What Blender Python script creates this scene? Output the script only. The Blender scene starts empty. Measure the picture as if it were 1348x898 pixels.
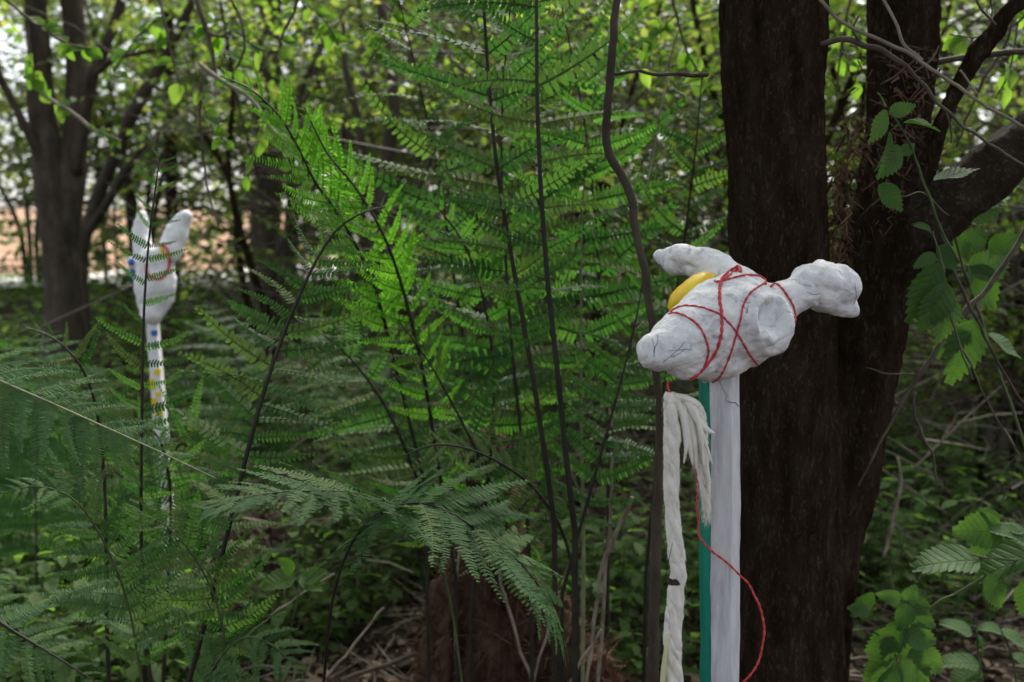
import bpy, math, random
import numpy as np
from mathutils import Vector, Matrix, noise
from mathutils.bvhtree import BVHTree

R = math.radians
rng = np.random.default_rng(7)
random.seed(7)
sc = bpy.context.scene
COL = sc.collection

# ------------------------------------------------------------------ camera
CAM_H = 1.35
PITCH = R(4.93)
FX = 1310.0
cam_d = bpy.data.cameras.new("camera")
cam = bpy.data.objects.new("camera", cam_d)
COL.objects.link(cam)
cam.location = (0, 0, CAM_H)
cam.rotation_euler = (R(90) - PITCH, 0, 0)
cam_d.sensor_width = 36
cam_d.lens = 35
cam_d.clip_start = 0.05
cam_d.clip_end = 500
cam_d.dof.use_dof = True
cam_d.dof.focus_distance = 1.6
cam_d.dof.aperture_fstop = 3.4
sc.camera = cam

# ------------------------------------------------------------------ sky, sun, exposure
SUN_EL, SUN_AZ = R(54), R(22)          # azimuth measured from +Y (away from the camera) towards +X
world = bpy.data.worlds.new("World")
sc.world = world
world.use_nodes = True
wn = world.node_tree
wn.nodes.clear()
sky = wn.nodes.new("ShaderNodeTexSky")
sky.sky_type = 'NISHITA'
sky.sun_disc = False
sky.sun_elevation = SUN_EL
sky.sun_rotation = SUN_AZ
sky.dust_density = 4.0
sky.air_density = 1.0
hs = wn.nodes.new("ShaderNodeHueSaturation")
hs.inputs['Saturation'].default_value = 0.38
bg = wn.nodes.new("ShaderNodeBackground")
bg.inputs['Strength'].default_value = 0.13
wo = wn.nodes.new("ShaderNodeOutputWorld")
wn.links.new(sky.outputs[0], hs.inputs['Color'])
wn.links.new(hs.outputs[0], bg.inputs['Color'])
wn.links.new(bg.outputs[0], wo.inputs['Surface'])
sun_d = bpy.data.lights.new("sun", 'SUN')
sun_d.energy = 1.5
sun_d.angle = R(14)
sun_d.color = (1.0, 0.96, 0.88)
sun = bpy.data.objects.new("sun", sun_d)
COL.objects.link(sun)
sdir = Vector((math.sin(SUN_AZ) * math.cos(SUN_EL), math.cos(SUN_AZ) * math.cos(SUN_EL), math.sin(SUN_EL)))
sun.rotation_euler = sdir.to_track_quat('Z', 'Y').to_euler()
sun.location = sdir * 30
vs = sc.view_settings
vs.view_transform = 'Standard'
vs.look = 'None'
vs.gamma = 1.0
vs.exposure = 1.38
sc.cycles.use_denoising = True
sc.cycles.denoising_input_passes = 'RGB_ALBEDO_NORMAL'
sc.cycles.denoising_prefilter = 'ACCURATE'
sc.cycles.max_bounces = 8
sc.cycles.diffuse_bounces = 4
sc.cycles.glossy_bounces = 2
sc.cycles.transmission_bounces = 4
sc.cycles.sample_clamp_indirect = 6

# ------------------------------------------------------------------ helpers
cT, sT = math.cos(PITCH), math.sin(PITCH)


def W(px, py, d):
    """the point that lies at distance d (world Y) on the sight line through photo point px, py"""
    a = (px - 674.0) / FX
    b = -(py - 449.0) / FX
    v = Vector((a, cT + b * sT, -sT + b * cT))
    k = d / v.y
    return Vector((v.x * k, d, CAM_H + v.z * k))


def ground_z(x, y):
    t = min(max((y - 2.2) / 6.8, 0), 1)
    s = t * t * (3 - 2 * t) * 1.0
    if y > 9:
        s += (y - 9) * 0.006
    return s + 0.05 * noise.noise((x * 0.9, y * 0.9, 0.3)) + 0.02 * noise.noise((x * 3.1, y * 3.1, 5.3))


def mat_new(name):
    m = bpy.data.materials.new(name)
    m.use_nodes = True
    n = m.node_tree
    n.nodes.clear()
    out = n.nodes.new("ShaderNodeOutputMaterial")
    return m, n, out


def ramp(n, stops):
    r = n.nodes.new("ShaderNodeValToRGB")
    e = r.color_ramp.elements
    while len(e) < len(stops):
        e.new(0.5)
    for k, (p, c) in enumerate(stops):
        e[k].position = p
        e[k].color = (*c, 1)
    return r


def leaf_material(name, cols, trans_cols, trans=0.45, rough=0.45, spec=0.4, island=False, nscale=30, veins=0):
    m, n, out = mat_new(name)
    L = n.links.new
    if island:
        g = n.nodes.new("ShaderNodeNewGeometry")
        src = g.outputs['Random Per Island']
    else:
        g = n.nodes.new("ShaderNodeObjectInfo")
        src = g.outputs['Random']
    tc = n.nodes.new("ShaderNodeTexCoord")
    nz = n.nodes.new("ShaderNodeTexNoise")
    nz.inputs['Scale'].default_value = nscale
    nz.inputs['Detail'].default_value = 3
    L(tc.outputs['Object'], nz.inputs['Vector'])
    mx = n.nodes.new("ShaderNodeMath")
    mx.operation = 'MULTIPLY_ADD'
    mx.inputs[1].default_value = 0.5
    L(nz.outputs['Fac'], mx.inputs[0])
    m2 = n.nodes.new("ShaderNodeMath")
    m2.operation = 'MULTIPLY_ADD'
    m2.inputs[1].default_value = 0.75
    m2.inputs[2].default_value = -0.12
    L(src, m2.inputs[0])
    L(m2.outputs[0], mx.inputs[2])
    k = len(cols) - 1
    r1 = ramp(n, [(i / k, c) for i, c in enumerate(cols)])
    r2 = ramp(n, [(i / k, c) for i, c in enumerate(trans_cols)])
    L(mx.outputs[0], r1.inputs[0])
    L(mx.outputs[0], r2.inputs[0])
    p = n.nodes.new("ShaderNodeBsdfPrincipled")
    p.inputs['Roughness'].default_value = rough
    p.inputs['Specular IOR Level'].default_value = spec
    c1, c2 = r1.outputs[0], r2.outputs[0]
    t = n.nodes.new("ShaderNodeBsdfTranslucent")
    if veins:
        # side veins slant from the midrib (leaf meshes lie along X, length 1)
        sp = n.nodes.new("ShaderNodeSeparateXYZ")
        L(tc.outputs['Object'], sp.inputs[0])

        def mth(op, a, b=None, c=None):
            q = n.nodes.new("ShaderNodeMath")
            q.operation = op
            for k_, v_ in enumerate((a, b, c)):
                if v_ is None:
                    continue
                if isinstance(v_, (int, float)):
                    q.inputs[k_].default_value = v_
                else:
                    L(v_, q.inputs[k_])
            return q.outputs[0]
        ay = mth('ABSOLUTE', sp.outputs['Y'])
        u_ = mth('MULTIPLY', mth('MULTIPLY_ADD', ay, -0.75, sp.outputs['X']), veins)
        tri = mth('ABSOLUTE', mth('SUBTRACT', mth('FRACT', u_), 0.5))
        side = mth('SMOOTH_MIN', mth('MULTIPLY', tri, 5.0), mth('MULTIPLY', ay, 45.0), 0.1)
        vf = mth('MINIMUM', side, 1.0)
        hh = mth('ADD', mth('MULTIPLY', vf, 1.0), mth('MULTIPLY', nz.outputs['Fac'], 0.8))
        bp = n.nodes.new("ShaderNodeBump")
        bp.inputs['Strength'].default_value = 0.4
        bp.inputs['Distance'].default_value = 0.003
        L(hh, bp.inputs['Height'])
        L(bp.outputs[0], p.inputs['Normal'])
        outc = []
        for cc, dk in ((c1, 0.85), (c2, 0.72)):
            g2 = n.nodes.new("ShaderNodeMixRGB")
            g2.blend_type = 'MULTIPLY'
            g2.inputs[0].default_value = 1
            rr = ramp(n, [(0.0, (dk, dk, dk)), (0.7, (1, 1, 1))])
            L(vf, rr.inputs[0])
            L(cc, g2.inputs[1])
            L(rr.outputs[0], g2.inputs[2])
            outc.append(g2.outputs[0])
        c1, c2 = outc
    L(c1, p.inputs['Base Color'])
    L(c2, t.inputs['Color'])
    mix = n.nodes.new("ShaderNodeMixShader")
    mix.inputs[0].default_value = trans
    L(p.outputs[0], mix.inputs[1])
    L(t.outputs[0], mix.inputs[2])
    L(mix.outputs[0], out.inputs['Surface'])
    return m


def noise_material(name, cols, scale=(1, 1, 1), nscale=10, detail=6, rough=0.8, spec=0.3, bump=0.0, bscale=40, bdist=0.01, island=0.0, crack=None, sheen=0):
    m, n, out = mat_new(name)
    L = n.links.new
    tc = n.nodes.new("ShaderNodeTexCoord")
    mp = n.nodes.new("ShaderNodeMapping")
    mp.inputs['Scale'].default_value = scale
    L(tc.outputs['Object'], mp.inputs['Vector'])
    nz = n.nodes.new("ShaderNodeTexNoise")
    nz.inputs['Scale'].default_value = nscale
    nz.inputs['Detail'].default_value = detail
    nz.inputs['Roughness'].default_value = 0.62
    L(mp.outputs[0], nz.inputs['Vector'])
    fac = nz.outputs['Fac']
    if island:
        g = n.nodes.new("ShaderNodeNewGeometry")
        a = n.nodes.new("ShaderNodeMath")
        a.operation = 'MULTIPLY_ADD'
        a.inputs[1].default_value = island
        a.inputs[2].default_value = -island / 2
        L(g.outputs['Random Per Island'], a.inputs[0])
        b = n.nodes.new("ShaderNodeMath")
        b.operation = 'ADD'
        L(a.outputs[0], b.inputs[0])
        L(fac, b.inputs[1])
        fac = b.outputs[0]
    k = len(cols) - 1
    r1 = ramp(n, [(0.25 + 0.5 * i / k, c) for i, c in enumerate(cols)])
    L(fac, r1.inputs[0])
    p = n.nodes.new("ShaderNodeBsdfPrincipled")
    p.inputs['Roughness'].default_value = rough
    p.inputs['Specular IOR Level'].default_value = spec
    col = r1.outputs[0]
    hgt = None
    if bump:
        nb = n.nodes.new("ShaderNodeTexNoise")
        nb.inputs['Scale'].default_value = bscale
        nb.inputs['Detail'].default_value = 8
        nb.inputs['Roughness'].default_value = 0.65
        L(mp.outputs[0], nb.inputs['Vector'])
        hgt = nb.outputs['Fac']
        if crack:
            vo = n.nodes.new("ShaderNodeTexVoronoi")
            vo.feature = 'DISTANCE_TO_EDGE'
            vo.inputs['Scale'].default_value = crack
            wob = n.nodes.new("ShaderNodeMixRGB")
            wob.blend_type = 'ADD'
            wob.inputs[0].default_value = 0.05
            L(mp.outputs[0], wob.inputs[1])
            L(nb.outputs['Color'], wob.inputs[2])
            L(wob.outputs[0], vo.inputs['Vector'])
            mr = n.nodes.new("ShaderNodeMapRange")
            mr.inputs['From Max'].default_value = 0.22
            L(vo.outputs['Distance'], mr.inputs['Value'])
            ad = n.nodes.new("ShaderNodeMath")
            ad.operation = 'MULTIPLY_ADD'
            ad.inputs[1].default_value = 0.5
            L(mr.outputs[0], ad.inputs[0])
            L(hgt, ad.inputs[2])
            hgt = ad.outputs[0]
        bp = n.nodes.new("ShaderNodeBump")
        bp.inputs['Strength'].default_value = bump
        bp.inputs['Distance'].default_value = bdist
        L(hgt, bp.inputs['Height'])
        L(bp.outputs[0], p.inputs['Normal'])
    L(col, p.inputs['Base Color'])
    L(p.outputs[0], out.inputs['Surface'])
    return m


def obj(name, me, m=None, parent=None, loc=None):
    o = bpy.data.objects.new(name, me)
    COL.objects.link(o)
    if m is not None and not me.materials:
        me.materials.append(m)
    if parent is not None:
        o.parent = parent
        o.location = (0, 0, 0) if parent.parent else -parent.location     # meshes are written in world coordinates
    if loc is not None:
        o.location = loc
    return o


def tag(o, label=None, cat=None, group=None, kind=None):
    if label:
        o['label'] = label
    if cat:
        o['category'] = cat
    if group:
        o['group'] = group
    if kind:
        o['kind'] = kind
    return o


def thing(name, loc, label, cat, group=None):
    o = bpy.data.objects.new(name, None)
    o.empty_display_size = 0.05
    COL.objects.link(o)
    o.location = loc
    return tag(o, label, cat, group)


def mesh_np(name, V, quads=None, tris=None, smooth=True):
    me = bpy.data.meshes.new(name)
    V = np.asarray(V, dtype=np.float32)
    nq = 0 if quads is None else len(quads)
    nt = 0 if tris is None else len(tris)
    me.vertices.add(len(V))
    me.vertices.foreach_set('co', V.ravel())
    loops = []
    starts = []
    if nq:
        loops.append(np.asarray(quads, dtype=np.int32).ravel())
        starts.append(np.arange(nq, dtype=np.int32) * 4)
    if nt:
        loops.append(np.asarray(tris, dtype=np.int32).ravel())
        starts.append(nq * 4 + np.arange(nt, dtype=np.int32) * 3)
    loops = np.concatenate(loops)
    starts = np.concatenate(starts)
    me.loops.add(len(loops))
    me.loops.foreach_set('vertex_index', loops)
    me.polygons.add(nq + nt)
    me.polygons.foreach_set('loop_start', starts)
    me.polygons.foreach_set('use_smooth', np.full(nq + nt, smooth))
    me.update(calc_edges=True)
    return me


class MB:
    def __init__(s):
        s.v, s.f = [], []

    def add(s, v, f):
        n = len(s.v)
        s.v.extend(v)
        s.f.extend([tuple(i + n for i in q) for q in f])

    def tube(s, pts, rad, n=8, cap=True):
        pts = [Vector(p) for p in pts]
        if not hasattr(rad, '__len__'):
            rad = [rad] * len(pts)
        v, f = [], []
        t0 = (pts[1] - pts[0]).normalized()
        u = t0.cross(Vector((0, 0, 1)))
        if u.length < 0.1:
            u = t0.cross(Vector((1, 0, 0)))
        u.normalize()
        for i, p in enumerate(pts):
            a = pts[max(i - 1, 0)]
            b = pts[min(i + 1, len(pts) - 1)]
            t = (b - a).normalized()
            u = (u - t * u.dot(t)).normalized()
            w = t.cross(u)
            for k in range(n):
                an = 2 * math.pi * k / n
                v.append(p + (u * math.cos(an) + w * math.sin(an)) * rad[i])
        for i in range(len(pts) - 1):
            for k in range(n):
                f.append((i * n + k, i * n + (k + 1) % n, (i + 1) * n + (k + 1) % n, (i + 1) * n + k))
        if cap:
            f.append(tuple(reversed(range(n))))
            f.append(tuple(range((len(pts) - 1) * n, len(pts) * n)))
        s.add(v, f)

    def mesh(s, name, smooth=True):
        me = bpy.data.meshes.new(name)
        me.from_pydata([tuple(x) for x in s.v], [], s.f)
        me.polygons.foreach_set('use_smooth', [smooth] * len(me.polygons))
        me.update()
        return me


def cr(pts, n=6):
    """Catmull-Rom through the points (any dimension)"""
    P = [np.asarray(p, float) for p in pts]
    P = [2 * P[0] - P[1]] + P + [2 * P[-1] - P[-2]]
    out = []
    for i in range(1, len(P) - 2):
        for k in range(n):
            t = k / n
            a, b, c, d = P[i - 1], P[i], P[i + 1], P[i + 2]
            out.append(0.5 * (2 * b + (c - a) * t + (2 * a - 5 * b + 4 * c - d) * t * t + (3 * b - a - 3 * c + d) * t ** 3))
    out.append(P[-2])
    return out


def pxpath(pts, n=5):
    """list of (px, py, d[, r_px]) -> smooth world points and radii"""
    s = cr(pts, n)
    P = [W(q[0], q[1], q[2]) for q in s]
    Rr = [max(q[3], 0.3) * q[2] / FX for q in s] if len(pts[0]) > 3 else None
    return P, Rr


def remesh(mb, voxel, smooth=6, name='body'):
    me = mb.mesh('tmp')
    o = bpy.data.objects.new('tmp', me)
    COL.objects.link(o)
    r = o.modifiers.new('r', 'REMESH')
    r.mode = 'VOXEL'
    r.voxel_size = voxel
    if smooth:
        s = o.modifiers.new('s', 'SMOOTH')
        s.factor = 0.5
        s.iterations = smooth
    dg = bpy.context.evaluated_depsgraph_get()
    out = bpy.data.meshes.new_from_object(o.evaluated_get(dg))
    out.name = name
    bpy.data.objects.remove(o)
    bpy.data.meshes.remove(me)
    out.polygons.foreach_set('use_smooth', [True] * len(out.polygons))
    return out


def get_co(me):
    a = np.empty(len(me.vertices) * 3, np.float32)
    me.vertices.foreach_get('co', a)
    return a.reshape(-1, 3)


def get_no(me):
    a = np.empty(len(me.vertices) * 3, np.float32)
    me.vertices.foreach_get('normal', a)
    return a.reshape(-1, 3)


def set_co(me, c):
    me.vertices.foreach_set('co', np.asarray(c, np.float32).ravel())
    me.update()


def balls(mb, chain, n=10, seg=12, sub=5):
    """closed round-ended tube through (px, py, d, r_px)"""
    s = cr(chain, sub)
    pts = [W(q[0], q[1], q[2]) for q in s]
    rad = [q[3] * q[2] / FX for q in s]
    t0 = (pts[0] - pts[1]).normalized()
    t1 = (pts[-1] - pts[-2]).normalized()
    A, B = [], []
    for k in range(5):
        an = (k / 5) * math.pi / 2
        A.append((pts[0] + t0 * rad[0] * math.cos(an), max(rad[0] * math.sin(an), 1e-4)))
        B.append((pts[-1] + t1 * rad[-1] * math.cos(an), max(rad[-1] * math.sin(an), 1e-4)))
    full = A + list(zip(pts, rad)) + B[::-1]
    mb.tube([p for p, r in full], [r for p, r in full], seg)


def fbm(p, o=4):
    return noise.fractal(p, 1.0, 2.0, o)


# scatter: N copies of a small template written into one mesh
def scatter_mesh(name, T, quads, tris, pos, mats, scale, smooth=True):
    T = np.asarray(T, np.float32)
    N, k = len(pos), len(T)
    V = np.einsum('nij,kj->nki', mats, T) * np.asarray(scale)[:, None, None] + np.asarray(pos)[:, None, :]
    off = (np.arange(N) * k)[:, None, None]
    q = (np.asarray(quads)[None] + off).reshape(-1, 4) if quads else None
    t = (np.asarray(tris)[None] + off).reshape(-1, 3) if tris else None
    return mesh_np(name, V.reshape(-1, 3), q, t, smooth)


def frames(dirs, nors):
    d = dirs / (np.linalg.norm(dirs, axis=1, keepdims=True) + 1e-9)
    n = nors - d * np.sum(d * nors, axis=1, keepdims=True)
    n /= np.linalg.norm(n, axis=1, keepdims=True) + 1e-9
    s = np.cross(n, d)
    return np.stack([d, s, n], axis=2)


# leaf templates: base at the origin, along +X, normal +Z
LEAF_T = [(0, 0, 0), (0.3, 0.3, 0.05), (0.3, 0, -0.02), (0.3, -0.3, 0.05), (0.7, 0.27, 0.02), (0.7, 0, -0.05), (0.7, -0.27, 0.02), (1, 0, -0.14)]
LEAF_Q = [(1, 2, 5, 4), (2, 3, 6, 5)]
LEAF_TR = [(0, 2, 1), (0, 3, 2), (4, 5, 7), (5, 6, 7)]


def leaf_mesh(name, n=9, width=0.34, tooth=0.05, curl=0.12, fold=0.08, shape=0.8):
    """a broad leaf of length 1 with a toothed edge"""
    V, F = [], []
    for i in range(n + 1):
        t = i / n
        w = width * (math.sin(math.pi * t ** shape) ** 0.75) if 0 < t < 1 else 0
        z = -curl * t * t
        V.append((t, 0, z))
        for s in (1, -1):
            wv = 1 + 0.08 * math.sin(5 * t + s)
            V.append((t, s * w * wv, z + fold * w / width - 0.03 * math.sin(9 * t) * s))
    idx = lambda i, s: i * 3 + (0 if s == 0 else (1 if s == 1 else 2))
    for i in range(n):
        for s in (1, -1):
            a, b, c, d = idx(i, 0), idx(i + 1, 0), idx(i + 1, s), idx(i, s)
            F.append((a, b, c, d) if s == 1 else (a, d, c, b))
            if tooth and i > 0 and i < n:
                p, q = Vector(V[d]), Vector(V[c])
                mid = p.lerp(q, 0.75)
                tip = mid + Vector((tooth * 0.7, s * tooth, 0))
                V.append(tuple(tip))
                F.append((d, c, len(V) - 1) if s == 1 else (c, d, len(V) - 1))
    me = bpy.data.meshes.new(name)
    me.from_pydata(V, [], F)
    me.polygons.foreach_set('use_smooth', [True] * len(F))
    me.update()
    return me


# ------------------------------------------------------------------ materials
M = {}
M['bark'] = noise_material('bark_dark', [(0.023, 0.015, 0.01), (0.058, 0.04, 0.027), (0.098, 0.076, 0.051)], (1, 1, 0.3), 34, 12, 1.0, 0.0, 1.0, 110, 0.014, crack=85)
M['bark_grey'] = noise_material('bark_grey', [(0.035, 0.028, 0.022), (0.075, 0.062, 0.048), (0.12, 0.105, 0.082)], (1, 1, 0.3), 9, 6, 0.9, 0.2, 0.8, 40, 0.01)
M['bark_sapling'] = noise_material('bark_sapling', [(0.022, 0.017, 0.013), (0.06, 0.047, 0.036), (0.1, 0.085, 0.065)], (1, 1, 0.4), 22, 8, 0.85, 0.2, 0.8, 90, 0.004)
M['twig'] = noise_material('twig_bark', [(0.03, 0.022, 0.015), (0.07, 0.055, 0.04), (0.12, 0.1, 0.075)], (1, 1, 1), 25, 4, 0.75, 0.35)
M['pale_twig'] = noise_material('pale_twig', [(0.12, 0.1, 0.08), (0.22, 0.19, 0.15), (0.3, 0.27, 0.2)], (1, 1, 1), 25, 4, 0.8, 0.3)
M['straw'] = noise_material('dead_stalk', [(0.07, 0.054, 0.04), (0.2, 0.162, 0.125), (0.38, 0.33, 0.26)], (1, 1, 1), 20, 4, 0.8, 0.3, island=0.5)
M['litter'] = noise_material('dead_leaves', [(0.045, 0.028, 0.018), (0.13, 0.088, 0.058), (0.26, 0.19, 0.13)], (1, 1, 1), 8, 4, 0.85, 0.25, island=0.8)
M['soil'] = noise_material('soil', [(0.018, 0.012, 0.008), (0.05, 0.034, 0.022), (0.1, 0.075, 0.05)], (1, 1, 1), 7, 8, 0.95, 0.15, 1.0, 35, 0.03)
M['rot'] = noise_material('rotten_wood', [(0.035, 0.018, 0.011), (0.1, 0.056, 0.036), (0.19, 0.12, 0.08)], (1, 1, 0.35), 16, 8, 0.95, 0.15, 1.0, 60, 0.012, island=0.4)
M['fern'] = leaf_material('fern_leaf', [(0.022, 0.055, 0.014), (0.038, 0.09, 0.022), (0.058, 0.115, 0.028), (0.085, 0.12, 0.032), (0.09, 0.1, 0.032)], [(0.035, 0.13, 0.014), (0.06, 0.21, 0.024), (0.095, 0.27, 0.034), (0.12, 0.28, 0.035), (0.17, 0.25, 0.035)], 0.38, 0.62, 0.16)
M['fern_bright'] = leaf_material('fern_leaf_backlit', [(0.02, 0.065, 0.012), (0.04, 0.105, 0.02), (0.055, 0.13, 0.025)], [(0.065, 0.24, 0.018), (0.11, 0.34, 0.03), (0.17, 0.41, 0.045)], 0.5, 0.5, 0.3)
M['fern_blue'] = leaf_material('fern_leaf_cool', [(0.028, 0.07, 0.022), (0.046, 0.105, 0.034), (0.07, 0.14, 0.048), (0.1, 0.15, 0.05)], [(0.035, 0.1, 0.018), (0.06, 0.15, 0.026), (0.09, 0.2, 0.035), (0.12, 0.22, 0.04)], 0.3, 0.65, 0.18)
M['stem'] = noise_material('fern_stem', [(0.006, 0.006, 0.004), (0.016, 0.014, 0.008), (0.03, 0.03, 0.015)], (1, 1, 1), 20, 3, 0.55, 0.4)
M['stem_pale'] = noise_material('fern_stem_pale', [(0.1, 0.12, 0.05), (0.18, 0.2, 0.1), (0.26, 0.28, 0.16)], (1, 1, 1), 20, 3, 0.5, 0.4)
M['stem_green'] = noise_material('green_stem', [(0.03, 0.045, 0.015), (0.06, 0.085, 0.03), (0.1, 0.12, 0.05)], (1, 1, 1), 20, 3, 0.6, 0.4)
M['hazel'] = leaf_material('broad_leaf', [(0.03, 0.06, 0.014), (0.06, 0.11, 0.022), (0.09, 0.14, 0.035), (0.17, 0.17, 0.06)], [(0.12, 0.25, 0.02), (0.24, 0.45, 0.04), (0.4, 0.56, 0.08), (0.62, 0.6, 0.12)], 0.55, 0.42, 0.45, island=True, nscale=3)
M['hazel_one'] = leaf_material('broad_leaf_single', [(0.03, 0.075, 0.012), (0.055, 0.12, 0.018), (0.1, 0.15, 0.03)], [(0.14, 0.33, 0.02), (0.22, 0.46, 0.03), (0.38, 0.58, 0.06)], 0.55, 0.48, 0.4, nscale=10, veins=7)
M['nettle'] = leaf_material('nettle_leaf', [(0.03, 0.075, 0.02), (0.05, 0.11, 0.028), (0.075, 0.14, 0.05)], [(0.06, 0.15, 0.015), (0.1, 0.23, 0.022), (0.16, 0.32, 0.035)], 0.38, 0.6, 0.2, nscale=14, veins=8)
M['cover'] = leaf_material('ground_leaf', [(0.05, 0.095, 0.03), (0.095, 0.155, 0.05), (0.16, 0.2, 0.09)], [(0.16, 0.36, 0.04), (0.26, 0.5, 0.06), (0.38, 0.58, 0.1)], 0.52, 0.6, 0.25, island=True, nscale=2)
M['dark_leaf'] = leaf_material('wood_leaf', [(0.02, 0.035, 0.012), (0.04, 0.065, 0.02), (0.07, 0.1, 0.035), (0.13, 0.12, 0.05)], [(0.08, 0.15, 0.02), (0.16, 0.27, 0.035), (0.28, 0.38, 0.06), (0.48, 0.42, 0.1)], 0.5, 0.45, 0.4, island=True, nscale=1)

# ------------------------------------------------------------------ the setting
# ground: one sheet to the horizon, finer near the camera
xs = np.unique(np.concatenate([np.linspace(-200, -12, 14), np.linspace(-12, 12, 140), np.linspace(12, 200, 14)]))
ys = np.unique(np.concatenate([np.linspace(-60, -3, 8), np.linspace(-3, 12, 110), np.linspace(12, 60, 20), np.linspace(60, 300, 8)]))
V = [(x, y, ground_z(x, y)) for y in ys for x in xs]
nx = len(xs)
Q = [(j * nx + i, j * nx + i + 1, (j + 1) * nx + i + 1, (j + 1) * nx + i) for j in range(len(ys) - 1) for i in range(nx - 1)]
gm, gn, gout = mat_new('woodland_ground')
_tc = gn.nodes.new("ShaderNodeTexCoord")
_n1 = gn.nodes.new("ShaderNodeTexNoise"); _n1.inputs['Scale'].default_value = 2.2; _n1.inputs['Detail'].default_value = 9
_n2 = gn.nodes.new("ShaderNodeTexNoise"); _n2.inputs['Scale'].default_value = 30; _n2.inputs['Detail'].default_value = 8
gn.links.new(_tc.outputs['Object'], _n1.inputs['Vector']); gn.links.new(_tc.outputs['Object'], _n2.inputs['Vector'])
_r1 = ramp(gn, [(0.3, (0.02, 0.013, 0.009)), (0.55, (0.06, 0.042, 0.028)), (0.75, (0.11, 0.085, 0.06))])
_r2 = ramp(gn, [(0.35, (0.12, 0.2, 0.07)), (0.7, (0.3, 0.36, 0.18))])
gn.links.new(_n2.outputs['Fac'], _r1.inputs[0]); gn.links.new(_n1.outputs['Fac'], _r2.inputs[0])
_sx = gn.nodes.new("ShaderNodeSeparateXYZ"); gn.links.new(_tc.outputs['Object'], _sx.inputs[0])
_mr = gn.nodes.new("ShaderNodeMapRange"); _mr.inputs['From Min'].default_value = 10.5; _mr.inputs['From Max'].default_value = 12
gn.links.new(_sx.outputs['Y'], _mr.inputs['Value'])
_mx = gn.nodes.new("ShaderNodeMixRGB"); gn.links.new(_mr.outputs[0], _mx.inputs[0]); gn.links.new(_r1.outputs[0], _mx.inputs[1]); gn.links.new(_r2.outputs[0], _mx.inputs[2])
_bp = gn.nodes.new("ShaderNodeBump"); _bp.inputs['Strength'].default_value = 1; _bp.inputs['Distance'].default_value = 0.03
gn.links.new(_n2.outputs['Fac'], _bp.inputs['Height'])
_pb = gn.nodes.new("ShaderNodeBsdfPrincipled"); _pb.inputs['Roughness'].default_value = 0.95; _pb.inputs['Specular IOR Level'].default_value = 0.15
gn.links.new(_mx.outputs[0], _pb.inputs['Base Color']); gn.links.new(_bp.outputs[0], _pb.inputs['Normal']); gn.links.new(_pb.outputs[0], gout.inputs['Surface'])
o = obj('ground', mesh_np('ground', V, Q), gm)
tag(o, kind='structure')


# pale path in the open beyond the trees
def sheet(name, x0, x1, y0, y1, dz, m):
    XX = np.linspace(0, 1, 50)
    YY = np.linspace(0, 1, 16)
    V = []
    for v_ in YY:
        for u_ in XX:
            a, b_ = x0 + 0.5 * noise.noise((v_ * 7, 1, 2)), x1 + 0.4 * noise.noise((v_ * 7, 5, 2))
            x = a + (b_ - a) * u_
            c, d_ = y0 + 0.9 * noise.noise((x * 0.9, 3, 1)) + 0.5 * noise.noise((x * 2.7, 3, 1)), y1
            y = c + (d_ - c) * v_
            V.append((x, y, ground_z(x, y) + dz))
    Q = [(j * 50 + i, j * 50 + i + 1, (j + 1) * 50 + i + 1, (j + 1) * 50 + i) for j in range(15) for i in range(49)]
    return tag(obj(name, mesh_np(name, V, Q), m), kind='structure')


M['path'] = noise_material('pale_gravel', [(0.6, 0.58, 0.54), (0.68, 0.66, 0.62), (0.75, 0.73, 0.7)], (1, 1, 1), 6, 6, 0.9, 0.2)
sheet('path', -6.0, -2.2, 9.2, 22.0, 0.06, M['path'])

# peach band far behind on the left, shaped as a slope to catch sun
M['sand'] = noise_material('peach_sand', [(0.3, 0.18, 0.11), (0.42, 0.26, 0.17), (0.52, 0.36, 0.26)], (1, 1, 1), 1.5, 8, 0.95, 0.1)
V = []
for v_ in np.linspace(0, 1, 24):
    for u_ in np.linspace(0, 1, 50):
        x = -20 + 15.5 * u_ + 0.6 * noise.noise((v_ * 4, 2, 9))
        y = 15 + 12 * v_
        edge = min(1, (1 - u_) / 0.12)
        V.append((x, y, ground_z(x, y) + 0.05 - 0.25 * (v_ == 0) + 1.45 * v_ ** 0.9 * edge ** 1.5 + 0.12 * noise.noise((x * .6, y * .6, 4))))
Q = [(j * 50 + i, j * 50 + i + 1, (j + 1) * 50 + i + 1, (j + 1) * 50 + i) for j in range(23) for i in range(49)]
tag(obj('slope', mesh_np('slope', V, Q), M['sand']), kind='structure')


def box(mb, x0, x1, y0, y1, z0, z1):
    v = [(x, y, z) for z in (z0, z1) for y in (y0, y1) for x in (x0, x1)]
    mb.add([Vector(p) for p in v], [(0, 2, 3, 1), (4, 5, 7, 6), (0, 1, 5, 4), (2, 6, 7, 3), (0, 4, 6, 2), (1, 3, 7, 5)])


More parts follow.
